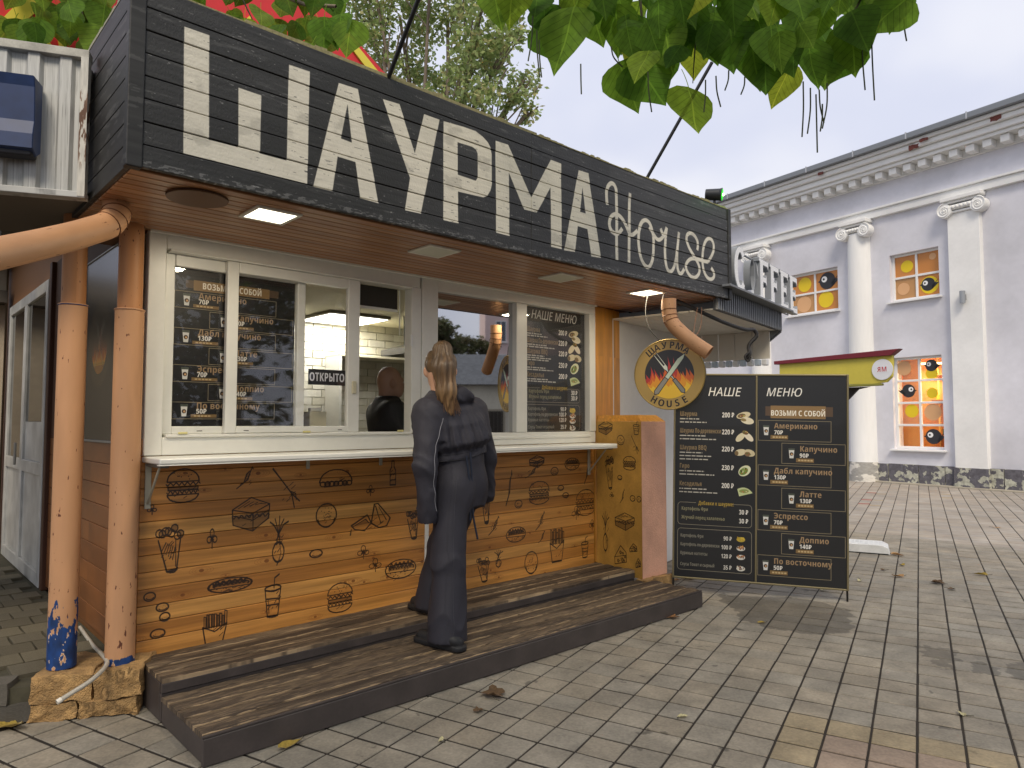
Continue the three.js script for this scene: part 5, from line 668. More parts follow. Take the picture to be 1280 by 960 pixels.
// ---------------------------------------------------------------- the neighbouring canopy over the passage
{
  const P = V(.715, 2.436, -3.627), dl = V(-.908, 0, -.419), L = 2.4, H = .632, ang = Math.atan2(-.419, .908); // local x runs back towards the wood kiosk
  const t = thing('metal_canopy', 'white corrugated metal canopy edge with rusty corner over the passage', 'canopy', [P.x, 0, P.z]); t.rotation.y = -Math.atan2(.419, .908);
  const white = std({ map: dataTex(512, 512, (u, v) => { const k = .86 + .16 * fbm(u * 6, v * 3, 4, 6, 3) - .26 * step01(.62, .82, fbm(u * 22, v * 5, 4, 0, 8)); return [190 * k, 191 * k, 187 * k]; }), roughness: .5, metalness: .1 });
  const prof = [], per = .125; for (let x = 0; x < L; x += per) prof.push([-x, 0], [-x - .055, 0], [-x - .068, .02], [-x - .112, .02]);
  for (let i = 0; i + 1 < prof.length; i += 4) { const q = prof.slice(i, i + 5), g = []; for (let k = 0; k + 1 < q.length; k++) g.push(quad(V(q[k + 1][0], P.y + .01, q[k + 1][1]), V(q[k][0], P.y + .01, q[k][1]), V(q[k][0], P.y + H, q[k][1]), V(q[k + 1][0], P.y + H, q[k + 1][1]))); M(t, 'corrugated_sheet', g, white); }
  const rust = std({ map: dataTex(128, 512, (u, v) => { const r = step01(.5, .62, fbm(u * 3, v * 14, 4, 0, 5)) * step01(.15, .35, v) * step01(.9, .6, v), k = .85 + .2 * fbm(u * 4, v * 16, 3, 0, 6); return [lerp(210, 104, r) * k, lerp(208, 72, r) * k, lerp(198, 52, r) * k]; }), roughness: .7 });
  M(t, 'edge_trim', new THREE.BoxGeometry(.03, H + .01, .05).translate(-.012, P.y + H / 2, .012), rust); M(t, 'top_trim', rb(-L, .004, P.y + H, P.y + H + .04, -.03, .035, .004), std({ map: rep(mottled(170, 168, 158, .22, 8, 7), 2), roughness: .7 })); M(t, 'bottom_trim', rb(-L, .004, P.y - .012, P.y + .018, -.03, .034, .004), white);
  M(t, 'canopy_roof', bx(-L, .0, P.y + H - .06, P.y + H - .02, -2.2, -.035), std({ color: 0x77736a }));
  M(t, 'canopy_ceiling', bx(-L, -.02, P.y + .03, P.y + .05, -.9, -.04), std({ color: 0x6e665a, roughness: .8 }));
  const b = thing('blue_sign_box', 'faded blue metal sign box on the white corrugated canopy edge', 'sign box', [P.x, 2.6, P.z]); b.rotation.y = t.rotation.y;
  const sh = [[.0, .01], [.05, -.02], [.1, 0.0], [.1, .06], [.085, .12], [.095, .27], [.11, .31], [0.0, .315]];
  M(b, 'box_shell', prism(sh, 1.2, .003).rotateY(Math.PI / 2).rotateY(Math.PI).translate(-.18, 0, .022), std({ map: rep(mottled(34, 56, 100, .25, 4, 8), .8), roughness: .5 }));
  M(b, 'lower_flap', rb(-1.37, -.185, -.03, .035, .03, .105, .01), std({ color: 0x24242a, roughness: .6 }));
  const w = thing('passage_wall', 'dim beige back wall closing the covered passage', 'wall', [0, 0, -8.7]); M(w, 'plaster', bx(-3.2, 1.04, 0, 3.0, -.15, 0), std({ map: rep(mottled(170, 160, 140, .14, 5, 9), .6), roughness: .9 })); M(w, 'beam', bx(-3.2, 1.03, 2.6, 2.72, 0, .2), std({ color: 0x4f4a42 }));
}
{ // red and yellow billboard above the roofs
  const Z = -6.4, O = onZ(240, 60, Z), t = thing('red_billboard', 'red billboard with yellow strokes rising behind the kiosk roof', 'billboard', O.toArray()), loc = (pts) => pts.map((p) => { const q = onZ(p[0], p[1], Z).sub(O); return [q.x, q.y]; });
  M(t, 'board', prism(loc([[-120, -130], [310, -130], [372, -30], [405, 8], [440, 44], [492, 104], [496, 190], [-120, 150]]), .12).translate(0, 0, -.12), std({ map: rep(mottled(206, 40, 42, .08, 4, 5), .5), roughness: .55 }));
  const yel = std({ color: 0xdccb45, roughness: .6 }); for (const s of [[[0, 27], [10, 46], [58, 4], [50, -20], [34, -8]], [[-40, 66], [-40, 50], [0, 26], [8, 40]], [[26, 66], [58, 50], [76, 72], [70, 80], [54, 62], [36, 76]], [[72, 50], [80, 44], [84, 74], [78, 78]], [[114, 22], [122, 30], [120, 48], [110, 44]], [[430, 50], [436, 46], [496, 120], [486, 124]], [[124, 14], [134, 8], [130, 24], [126, 30]], [[300, 30], [312, 20], [330, 70], [318, 76]], [[345, 40], [356, 34], [352, 70], [342, 72]]]) M(t, 'lettering_stroke', prism(loc(s), .02), yel);
  for (const x of [-1.4, .9]) M(t, 'support_post', bx(x, x + .1, -O.y, -.6, -.3, -.2), std({ color: 0x4a4a4c, metalness: .5 }));
}

// ---------------------------------------------------------------- coffee kiosk beyond the sign
{
  const ph = 9.8 * Math.PI / 180, t = thing('coffee_kiosk', 'white coffee kiosk with ribbed grey awning and raised white letters', 'kiosk', [5.32, 0, -3.1]); t.rotation.y = ph;
  const white = std({ map: rep(mottled(226, 224, 220, .04, 4, 11), .6), roughness: .6 }), dg = std({ color: 0x7d8084, roughness: .5, metalness: .3 }), lg = std({ color: 0xb9bcbe, roughness: .45 });
  M(t, 'front_wall', bx(-.19, 1.35, 0, 2.36, -1.1, -1.0), white); M(t, 'side_wall', bx(1.25, 1.35, 0, 2.36, -3.2, -1.1), white); M(t, 'rear_wall', bx(-.1, 1.25, 0, 2.36, -3.2, -3.1), white); M(t, 'roof', bx(-.18, 1.6, 2.52, 2.56, -3.2, -.05), dg);
  for (let i = 0; i < 9; i++) M(t, 'soffit_board', rb(-.15, 1.5, 2.345, 2.36, -1.0 + i * .105 + .002, -1.0 + (i + 1) * .105 - .002, .003), std({ color: 0xd9d4c8, roughness: .6 }));
  for (let i = 0; i < 5; i++) M(t, 'end_board', rb(1.47, 1.49, 2.06, 2.344, -1.0 + i * .18 + .003, -1.0 + (i + 1) * .18 - .003, .003), std({ color: 0xd3cdbf, roughness: .6 }));
  for (let i = 0; i < 12; i++) M(t, 'strip_rib', rb(1.43, 1.5, 1.99, 2.055, -1.0 + i * .075, -1.0 + i * .075 + .055, .01), std({ color: [0xc2d2e2, 0xe6e8ea][i % 2], roughness: .4 }));
  for (let i = 0; i < 34; i++) { const x = -.15 + i * .0515; M(t, 'awning_rib', rb(x, x + .026, 2.345, 2.53, -.035, -.005, .005), dg); } M(t, 'awning_sheet', bx(-.15, 1.6, 2.345, 2.53, -.05, -.036), std({ color: 0x54565a, roughness: .6 })); M(t, 'awning_rail', rb(-.15, 1.62, 2.53, 2.55, -.06, .1, .004), dg);
  M(t, 'awning_end', prism([[0, 2.53], [0, 2.345], [.42, 2.02], [.5, 2.05], [.5, 2.53]], .015).rotateY(Math.PI / 2).translate(1.602, 0, -.02), lg);
  M(t, 'end_brace', cyl(.012, .012, V(1.58, 2.34, -.02), V(1.58, 2.03, -.42), 8), dg);
  // letters stand in front of a mesh frame
  M(t, 'letter_rail', [rb(.05, 1.95, 2.94, 2.955, -.06, -.045, .003), rb(.05, 1.95, 2.552, 2.562, -.06, -.045, .003), rb(1.935, 1.95, 2.562, 2.94, -.06, -.045, .003)], dg);
  const fr = phys({ color: 0xf2f3f4, roughness: .35 }), inside = std({ color: 0x8b8f94, roughness: .5 }), h0 = 2.552, hh = .37, lw = .262, gap = .314;
  const S = { E: [[0, 0], [1, 0], [1, .2], [.9, .12], [.4, .12], [.4, .45], [.7, .45], [.78, .38], [.78, .64], [.7, .57], [.4, .57], [.4, .88], [.9, .88], [1, .8], [1, 1], [0, 1], [0, .95], [.1, .92], [.1, .08], [0, .05]], F: [[0, 0], [.5, 0], [.5, .05], [.4, .08], [.4, .45], [.7, .45], [.78, .38], [.78, .64], [.7, .57], [.4, .57], [.4, .88], [.9, .88], [1, .8], [1, 1], [0, 1], [0, .95], [.1, .92], [.1, .08], [0, .05]] };
  'COFFEE'.split('').forEach((ch, i) => {
    let sh; const x0 = .07 + i * gap; if (S[ch]) sh = new THREE.Shape(S[ch].map((p) => new THREE.Vector2(x0 + p[0] * lw, h0 + p[1] * hh)));
    else { sh = new THREE.Shape(); const c = [x0 + lw / 2, h0 + hh / 2], a0 = ch === 'C' ? .8 : 0, a1 = ch === 'C' ? 2 * Math.PI - .8 : 2 * Math.PI, rx = lw * .55, ry = hh * .51, ix = rx * .48, iy = ry * .76; if (ch === 'O') { sh.absellipse(c[0], c[1], rx, ry, 0, 7, false); const ho = new THREE.Path(); ho.absellipse(c[0], c[1], ix, iy, 0, 7, true); sh.holes.push(ho); } else { const n = 28; for (let k = 0; k <= n; k++) { const a = lerp(a0, a1, k / n); k ? sh.lineTo(c[0] + rx * Math.cos(a), c[1] + ry * Math.sin(a)) : sh.moveTo(c[0] + rx * Math.cos(a), c[1] + ry * Math.sin(a)); } for (let k = n; k >= 0; k--) { const a = lerp(a0, a1, k / n); sh.lineTo(c[0] + ix * Math.cos(a), c[1] + iy * Math.sin(a)); } } }
    const l = M(t, 'letter', new THREE.ExtrudeGeometry(sh, { depth: .055, bevelEnabled: true, bevelSize: .008, bevelThickness: .004, bevelSegments: 1, curveSegments: 24 }), [fr, inside]);
  });
  const cable = [[846, 376, 5.75], [872, 388, 5.8], [905, 403, 5.95], [932, 412, 6.15], [943, 413, 6.25], [946, 419, 6.26], [936, 432, 6.28], [937, 444, 6.28], [933, 448, 6.3]].map((p) => atDepth(...p)), c = thing('black_cable', 'thick black cable running under the coffee awning edge', 'cable', cable[0].toArray()); M(c, 'cable_run', tube(cable.map((p) => p.clone().sub(cable[0])), .017, 60, 8), std({ color: 0x2e2d2e, roughness: .6 })); M(c, 'loose_end', tube([[937, 440, 6.27], [931, 446, 6.26], [935, 452, 6.26], [938, 446, 6.26]].map((p) => atDepth(...p).sub(cable[0])), .01, 16, 6), std({ color: 0x242324 }));
  const w2 = thing('hanging_wire', 'thin brown wires drooping from the white soffit', 'wire', atDepth(868, 432, 5.6).toArray()), o = w2.position; for (const s of [0, 5]) M(w2, 'wire', tube([[872 + s, 384, 5.6], [868 + s * 1.5, 410, 5.6], [866 - s, 430, 5.55]].map((p) => atDepth(...p).sub(o)), .003, 12, 5), std({ color: 0x6a4a38 }));
}
// ---------------------------------------------------------------- yellow stand behind the menu board
{
  const A = atDepth(977, 470, 10), Bq = atDepth(1118, 470, 8.7); A.y = Bq.y = 0; const d = Bq.clone().sub(A), W = d.length(), t = thing('snack_stand', 'yellow canopied snack stand with a maroon roof edge and oval badge', 'stand', A.toArray()); t.rotation.y = Math.atan2(-d.z, d.x);
  const yl = std({ map: rep(mottled(206, 192, 78, .06, 4, 12), .6), roughness: .5 }), mr = std({ color: 0x74202c, roughness: .5 });
  M(t, 'canopy_panel', prism([[0, 1.93], [W - .24, 1.9], [W - .08, 1.915], [W - .015, 1.98], [W, 2.16], [W, 2.24], [0, 2.235]], .04, .004), yl); M(t, 'canopy_lip', rb(.0, W - .14, 1.87, 1.90, -.02, .05, .008), std({ color: 0x8c8a3c, roughness: .5 }));
  M(t, 'roof_edge', prism([[-.06, 2.236], [W, 2.241], [W + .1, 2.31], [-.06, 2.275]], .1, .004).translate(0, 0, -.02), mr); M(t, 'roof_slab', bx(-.05, W * .4, 2.24, 2.27, -.6, -.022), mr);
  const bd = M(t, 'oval_badge', new THREE.CylinderGeometry(.13, .13, .012, 40).rotateX(Math.PI / 2).scale(1, 1.0, 1).translate(W - .12, 2.07, .052), phys({ color: 0xe6e8ec, roughness: .3 })); M(bd, 'badge_print', new THREE.PlaneGeometry(.17, .09).translate(W - .12, 2.075, .0595), phys({ map: canvasTex(256, 136, (g, w, h) => { g.fillStyle = '#e6e8ec'; g.fillRect(0, 0, w, h); tx(g, 'ЯМ', w / 2, h * .86, 128, '#b8323a', { align: 'center', sx: .95 }); }), roughness: .4 }));
  M(t, 'bracket', prism([[W * .5, 1.868], [W * .78, 1.868], [W * .68, 1.84], [W * .6, 1.72], [W * .5, 1.6]], .04).translate(0, 0, -.1), std({ color: 0x2b2523 })); M(t, 'counter_body', rb(.05, W * .36, 0, 1.05, -.55, -.12, .02), std({ color: 0xd9d2b8 })); M(t, 'counter_top', rb(.0, W * .38, 1.05, 1.09, -.6, -.08, .01), mr); M(t, 'corner_post', bx(.06, .1, 1.09, 2.24, -.2, -.16), mr); M(t, 'corner_post', bx(W * .36 - .06, W * .36 - .02, 1.09, 2.24, -.2, -.16), mr); M(t, 'rear_wall', bx(.05, W * .36, 1.09, 2.24, -.55, -.51), yl);
  const p = onY(1060, 690), g = thing('ribbed_ramp', 'white ribbed plastic block lying on the paving behind the menu board', 'plastic block', [p.x, 0, p.z]); g.rotation.y = Math.atan2(-(onY(1112, 694).z - p.z), onY(1112, 694).x - p.x);
  M(g, 'block', rough(prism([[-.25, 0], [.40, 0], [.385, .06], [.33, .085], [-.25, .085]], .3, .006).translate(0, .008, -.3), .002, 9), std({ map: rep(mottled(206, 208, 208, .1, 6, 13), 2), roughness: .55 })); for (let i = 0; i < 12; i++) M(g, 'rib', rb(-.22 + i * .046, -.205 + i * .046, .094, .102, -.29, -.01, .003), std({ color: 0xd4d6d6, roughness: .5 })); M(g, 'dark_base', bx(-.24, .39, .002, .012, -.3, .012), std({ color: 0x222222 }));
}
// ---------------------------------------------------------------- the lavender building with white columns
{
  const t = thing('classical_building', 'pale lavender two-storey building with white columns, dentil cornice and lit windows', 'building', BB0.toArray()); t.rotation.y = Math.atan2(-BW.z, BW.x);
  const lav = std({ map: rep(dataTex(512, 512, (u, v) => { const k = .95 + .09 * (fbm(u * 5, v * 5, 5, 5, 21) - .5) * 2 + .03 * (fbm(u * 60, v * 60, 2, 60, 22) - .5); return [226 * k, 226 * k, 233 * k]; }), .22), roughness: .85 });
  const wh = std({ map: rep(mottled(236, 236, 233, .05, 5, 23), .35), roughness: .75 }), W0 = -16, W1 = 6.5;
  const holes = [[-2.3, -.865, 4.23, 5.32], [.456, 1.555, 4.22, 5.32], [.446, 1.55, .80, 2.9]];
  const s = new THREE.Shape([[W0, .3], [W1, .3], [W1, 7.3], [W0, 7.3]].map((p) => new THREE.Vector2(...p))); for (const [a, b, c, d] of holes) s.holes.push(new THREE.Path([[a, c], [a, d], [b, d], [b, c]].map((p) => new THREE.Vector2(...p))));
  M(t, 'wall', new THREE.ExtrudeGeometry(s, { depth: .4, bevelEnabled: false }).translate(0, 0, -.4), lav);
  M(t, 'back_volume', bx(W0, W1, 0, 7.3, -9, -1.2), std({ color: 0x6a5a48 })); M(t, 'end_wall', bx(W0, W0 + .3, 0, 7.3, -9, -.4), lav); M(t, 'end_wall', bx(W1 - .3, W1, 0, 7.3, -9, -.4), lav);
  // weathered dark plinth slabs with peeling paint
  const peel = dataTex(1024, 512, (u, v) => { const n = fbm(u * 9, v * 5, 5, 0, 25) * .7 + .3 * fbm(u * 30, v * 15, 3, 0, 26), p = step01(.53, .57, n), k = .8 + .4 * fbm(u * 40, v * 20, 3, 0, 27); return [lerp(96, 176, p) * k, lerp(94, 176, p) * k, lerp(100, 160, p) * k]; });
  const mp = [0, 1, 2].map((i) => { const c = rep(peel, .55, 1.1); c.offset.set(i * .33, i * .2); return std({ map: c, roughness: .9 }); }); let q = -6; let k = 0; while (q < 5.9) { const w = .55 + .6 * hash(k, 3, 3); M(t, 'plinth_slab', rb(q + .006, q + w - .006, 0, .43 + .02 * hash(k, 5, 5), -.1, .05, .006), mp[k % 3]); q += w; k++; } M(t, 'plinth_core', bx(W0, W1, 0, .36, -.4, .0), std({ color: 0x77757a })); M(t, 'ground_ledge', rb(-9, 6.4, 0, .035, .05, .16, .006), std({ map: rep(mottled(176, 168, 150, .12, 6, 28), .8), roughness: .9 }));
  // columns
  function capital(cx, r, z) {
    const c = part(t, 'capital'); M(c, 'abacus', [rb(cx - r * 1.25, cx + r * 1.25, 6.2, 6.285, -.05, z + .12, .012), rb(cx - r * 1.12, cx + r * 1.12, 6.15, 6.2, -.05, z + .07, .012)], wh);
    for (const sd of [-1, 1]) { const x = cx + sd * r * 1.02, pts = []; for (let a = 0; a <= 60; a++) { const th = a / 60 * 5.2 * Math.PI, rad = .15 * Math.pow(.86, th / 1.3) + .012; pts.push(V(x + sd * rad * Math.sin(th) * 1, 6.0 + rad * Math.cos(th), z + .10)); } M(c, 'volute', new THREE.CylinderGeometry(.15, .15, .2, 32).rotateX(Math.PI / 2).translate(x, 6.0, z), wh); M(c, 'volute_scroll', tube(pts, .016, 90, 6), wh); M(c, 'volute_eye', new THREE.SphereGeometry(.03, 12, 8).translate(x, 6.0, z + .1), wh); }
    M(c, 'echinus', [rb(cx - r * .95, cx + r * .95, 6.0, 6.11, -.02, z + .08, .03, 3), rb(cx - r * .95, cx + r * .95, 5.93, 5.985, -.02, z + .05, .02, 2)], wh); for (let i = 0; i < 7; i++) M(c, 'egg_ornament', new THREE.SphereGeometry(.032, 10, 8).scale(1, 1.2, .8).translate(cx - r * .75 + i * r * .25, 6.055, z + .09), wh);
  }
  for (const cx of [-.27, -3.17, -6.07]) { const sh = M(t, 'half_column', new THREE.CylinderGeometry(.265, .315, 5.5, 40, 1, false, -Math.PI / 2, Math.PI).translate(cx, 3.2, 0), wh); capital(cx, .28, .2); M(t, 'column_base', new THREE.CylinderGeometry(.33, .37, .46, 32, 1, false, -Math.PI / 2, Math.PI).translate(cx, .23, .0), std({ map: rep(dataTex(256, 256, (u, v) => { const p = step01(.5, .56, fbm(u * 4, v * 4, 4, 0, 29)), g = .9 + .2 * fbm(u * 20, v * 20, 3, 0, 30); return [lerp(158, 214, p) * g, lerp(156, 210, p) * g, lerp(150, 200, p) * g]; }), 1), roughness: .9 })); }
  for (const cx of [2.14]) { M(t, 'pilaster', rb(cx - .32, cx + .32, .43, 5.93, -.02, .13, .012), wh); capital(cx, .33, .12); M(t, 'pilaster_foot', rb(cx - .34, cx + .34, 0, .44, -.02, .15, .008), mp[1]); }
  // entablature
  M(t, 'architrave', [rb(W0, W1, 6.29, 6.47, -.05, .1, .01), rb(W0, W1, 6.47, 6.52, -.05, .14, .008)], wh); M(t, 'dentil_band', rb(W0, W1, 7.10, 7.3, -.02, .06, .008), wh);
  for (let i = -26; i < 19; i++) M(t, 'dentil', rb(i * .33, i * .33 + .17, 7.12, 7.275, .06, .3, .01), wh);
  M(t, 'cornice', [rb(W0, W1, 7.28, 7.36, -.2, .36, .012), rb(W0, W1, 7.36, 7.5, -.2, .42, .02), rb(W0, W1, 7.5, 7.62, -.2, .5, .03, 2), rb(W0, W1, 7.62, 7.7, -.2, .56, .012)], wh);
  const brick = std({ color: 0x7c4a42, roughness: .95 }); for (const [x, y, w, h] of [[1.35, 7.55, .2, .1], [1.6, 7.62, .16, .06], [3.0, 7.6, .2, .1], [-.9, 7.62, .14, .06]]) M(t, 'bare_brick_patch', rough(new THREE.BoxGeometry(w, h, .03, 6, 4, 1), .02, 18, x).translate(x, y - .02, y > 7.6 ? .56 : .5), brick);
  M(t, 'gutter', rb(W0, W1, 7.7, 7.84, .3, .66, .02, 2), std({ color: 0x84888c, roughness: .45, metalness: .4 })); for (let i = -8; i < 6; i++) M(t, 'gutter_clip', rb(i * 1.25, i * 1.25 + .03, 7.7, 7.855, .64, .67, .004), std({ color: 0xb6b9bc, roughness: .4, metalness: .4 })); M(t, 'roof', prism([[.6, 7.84], [-9, 9.3], [-9, 7.3], [.3, 7.7]], W1 - W0).rotateY(-Math.PI / 2).translate(W1, 0, 0).rotateY(0), std({ color: 0x5d6064, roughness: .7 })).visible = true;
  // windows
  const pvcW = std({ color: 0xe8e8e6, roughness: .45 });
  const blindPane = (c) => phys({ color: c, roughness: .12, ior: 1.4 }), amber = blindPane(0xc88440), amberDim = blindPane(0xb88a58), clearPane = phys({ color: 0xffffff, transmission: 1, thickness: 0, roughness: .02, ior: 1.45 });
  const yel = std({ color: 0xe6c818, roughness: .5 }), pale = std({ color: 0xd8a878, roughness: .5 }), blk = std({ color: 0x2a2a2e, roughness: .5 }), eyeW = std({ color: 0xf0f0ee, roughness: .5 });
  function window_(a, b, c, d, rows, mats, marks) {
    const w = part(t, 'window'), z = -.17, f = .055, mw = .05; M(w, 'frame', [rb(a, a + f, c, d, z, z + .06, .006), rb(b - f, b, c, d, z, z + .06, .006), rb(a + f, b - f, d - f, d, z, z + .06, .006), rb(a + f, b - f, c, c + f, z, z + .06, .006)], pvcW); const cw = (b - a - 2 * f - mw) / 2, ch = (d - c - 2 * f - mw * (rows - 1)) / rows;
    M(w, 'muntin', rb(a + f + cw, a + f + cw + mw, c + f, d - f, z + .002, z + .058, .006), pvcW); for (let r = 1; r < rows; r++) for (const sd of [0, 1]) M(w, 'muntin', rb(a + f + sd * (cw + mw), a + f + sd * (cw + mw) + cw, c + f + r * ch + (r - 1) * mw, c + f + r * (ch + mw), z + .002, z + .058, .006), pvcW);
    for (let r = 0; r < rows; r++) for (let s2 = 0; s2 < 2; s2++) { const x0 = a + f + s2 * (cw + mw), y1 = d - f - r * (ch + mw); M(w, 'pane', bx(x0 - .005, x0 + cw + .005, y1 - ch - .005, y1 + .005, z + .02, z + .028), mats[r * 2 + s2]); }
    M(w, 'sill', prism([[-.1, 0], [.1, -.02], [.1, -.05], [-.1, -.04]], b - a + .12).rotateY(-Math.PI / 2).scale(1, 1, 1).translate(b + .06, c, 0), pvcW);
    const disc = (x, y, r, m, dz = 0) => M(w, 'window_sticker', new THREE.CylinderGeometry(r, r, .004, 32).rotateX(Math.PI / 2).translate(x, y, z + .031 + dz), m);
    for (const [s2, r, u, v, rad, kind] of marks) { const x = a + f + s2 * (cw + mw) + u * cw, y = d - f - r * (ch + mw) - v * ch, R0 = rad * cw; if (kind === 'y') disc(x, y, R0, yel); else if (kind === 'p') disc(x, y, R0, pale); else { const dir = kind === 'L' ? -1 : 1; disc(x, y, R0, blk, .004); M(w, 'window_sticker', prism([[x - dir * R0 * .5, y - R0 * .3], [x - dir * R0 * 1.55, y + R0 * .62], [x - dir * R0 * 1.1, y + R0 * .1], [x - dir * R0 * 1.6, y + R0 * .1], [x - dir * R0 * .6, y - R0 * .8]], .004).translate(0, 0, z + .033), blk); M(w, 'window_sticker', prism([[x + dir * R0 * .9, y + R0 * .2], [x + dir * R0 * 1.25, y], [x + dir * R0 * .9, y - R0 * .15]], .004).translate(0, 0, z + .033), blk); disc(x + dir * R0 * .38, y + R0 * .22, R0 * .36, eyeW, .008); disc(x + dir * R0 * .45, y + R0 * .22, R0 * .13, blk, .012); } }
  }
  window_(...holes[0], 2, [amber, amber, amberDim, amber], [[0, 0, .55, .5, .3, 'y'], [1, 0, .5, .5, .34, 'L'], [1, 1, .42, .42, .33, 'y'], [0, 1, .5, .5, .33, 'p']]);
  window_(...holes[1], 2, [amber, amber, amberDim, amber], [[0, 0, .58, .52, .3, 'y'], [1, 0, .7, .25, .16, 'p'], [0, 1, .38, .5, .3, 'p'], [1, 1, .52, .5, .42, 'y'], [1, 1, .46, .46, .32, 'L']]);
  window_(...holes[2], 4, Array(8).fill(clearPane), [[0, 0, .3, .4, .36, 'p'], [1, 0, .5, .35, .28, 'L'], [1, 0, .5, .75, .28, 'y'], [0, 1, .5, .45, .32, 'R'], [1, 1, .5, .6, .26, 'y'], [0, 2, .62, .35, .32, 'y'], [1, 2, .5, .42, .4, 'p'], [1, 3, .5, .5, .36, 'L']]);
  // the lit room behind the ground-floor window
  const room = part(t, 'lit_room'), ow = std({ color: 0xd09a58, roughness: .8 }); M(room, 'room_wall', bx(-.1, 2.1, .4, 3.1, -1.16, -1.12), ow); M(room, 'room_wall', bx(-.1, -.06, .4, 3.1, -1.12, -.405), ow); M(room, 'room_wall', bx(2.06, 2.1, .4, 3.1, -1.12, -.405), ow); M(room, 'room_ceiling', bx(-.06, 2.06, 3.0, 3.1, -1.12, -.405), std({ color: 0xe8d8b8 })); M(room, 'room_floor', bx(-.06, 2.06, .4, .5, -1.12, -.405), std({ color: 0xa07848 })); M(room, 'orange_curtain', rough(new THREE.BoxGeometry(.42, 2.5, .02, 16, 2, 1), .012, 9, 3).translate(.62, 1.75, -.5), std({ color: 0xe8a45c, roughness: .8 }));
  for (const x of [.95, 1.3]) M(room, 'shelf_upright', bx(x, x + .03, .5, 3.0, -1.05, -1.0), std({ color: 0xe0c070 })); for (const y of [1.1, 1.9, 2.5]) M(room, 'wall_shelf', bx(.85, 1.9, y, y + .03, -1.1, -.9), std({ color: 0x8a5c34 })); for (let i = 0; i < 7; i++) M(room, 'shelf_pot', new THREE.CylinderGeometry(.05, .04, .12, 12).translate(.95 + i * .13, i % 2 ? 1.19 : 1.99, -1.0), std({ color: [0xe6c030, 0x5a6a3a, 0xd8d0c0][i % 3] })); M(room, 'tube_lamp', cyl(.025, .025, V(.5, 2.78, -.62), V(1.8, 2.74, -.62), 10), std({ color: 0xffffff, emissive: 0xffe0a0, emissiveIntensity: 4 }));
  const rl = new THREE.RectAreaLight(0xffdca4, 85, 1.3, .1); rl.position.set(1.15, 2.7, -.62); rl.rotation.x = -Math.PI / 2; room.add(rl);
  const l = thing('wall_lamp', 'small grey up-and-down wall lamp on the white pilaster', 'lamp', BB0.clone().addScaledVector(BW, 2.12).addScaledVector(BN, .13).setY(4.07).toArray()); l.rotation.y = t.rotation.y; M(l, 'lamp_body', new THREE.CylinderGeometry(.055, .055, .26, 20).translate(0, 0, .09), std({ color: 0x9a9ea2, roughness: .4, metalness: .4 })); M(l, 'wall_bracket', rb(-.04, .04, -.06, .06, 0, .05, .006), std({ color: 0x7c8084, roughness: .4 }));
}
// ---------------------------------------------------------------- fittings on top of the sign
{
  const green = (px, label) => { const p = onZ(...px, ZS - .04), t = thing('spotlight', label, 'spotlight', [p.x, YT + .02, p.z]), ax = V(.42, -.12, .9).normalize(), c = V(0, .085, 0), blk = std({ color: 0x24262a, roughness: .45 }); M(t, 'stand', [cyl(.012, .01, V(0, -.02, 0), V(0, .05, 0), 8), rb(-.03, .03, -.02, -.008, -.03, .03, .004)], blk); M(t, 'housing', [cyl(.045, .05, c.clone().addScaledVector(ax, -.07), c.clone().addScaledVector(ax, .04), 20), cyl(.05, .056, c.clone().addScaledVector(ax, .04), c.clone().addScaledVector(ax, .062), 20)], blk); M(t, 'lens', cyl(.046, .046, c.clone().addScaledVector(ax, .06), c.clone().addScaledVector(ax, .066), 20), std({ color: 0x1a7a20, emissive: 0x1ec828, emissiveIntensity: .7 })); M(t, 'lamp_bulb', new THREE.SphereGeometry(.013, 10, 8).translate(...c.clone().addScaledVector(ax, .07).toArray()), std({ color: 0xffffff, emissive: 0xb8ff9a, emissiveIntensity: 3 })); const s = new THREE.PointLight(0x40ff50, .015); s.position.copy(c).addScaledVector(ax, .1); t.add(s); };
  green([893, 252], 'small black spotlight with a green lens on the sign top');
  const rod = (a, b, label) => { const p = onZ(...a), q = onZ(...b), t = thing('support_rod', label, 'rod', p.toArray()); M(t, 'rod', cyl(.012, .012, V(0, -.03, 0), q.sub(p), 8), std({ color: 0x17181a, roughness: .5 })); M(t, 'rod_foot', rb(-.03, .03, -.03, -.01, -.02, .02, .003), std({ color: 0x17181a })); };
  rod([482, 99, ZS - .03], [545, -58, -2.62], 'black rod rising from the sign top above the first letter A and U'); rod([805, 224, ZS - .03], [890, 78, -2.62], 'black rod rising from the sign top above the handwritten word');
}

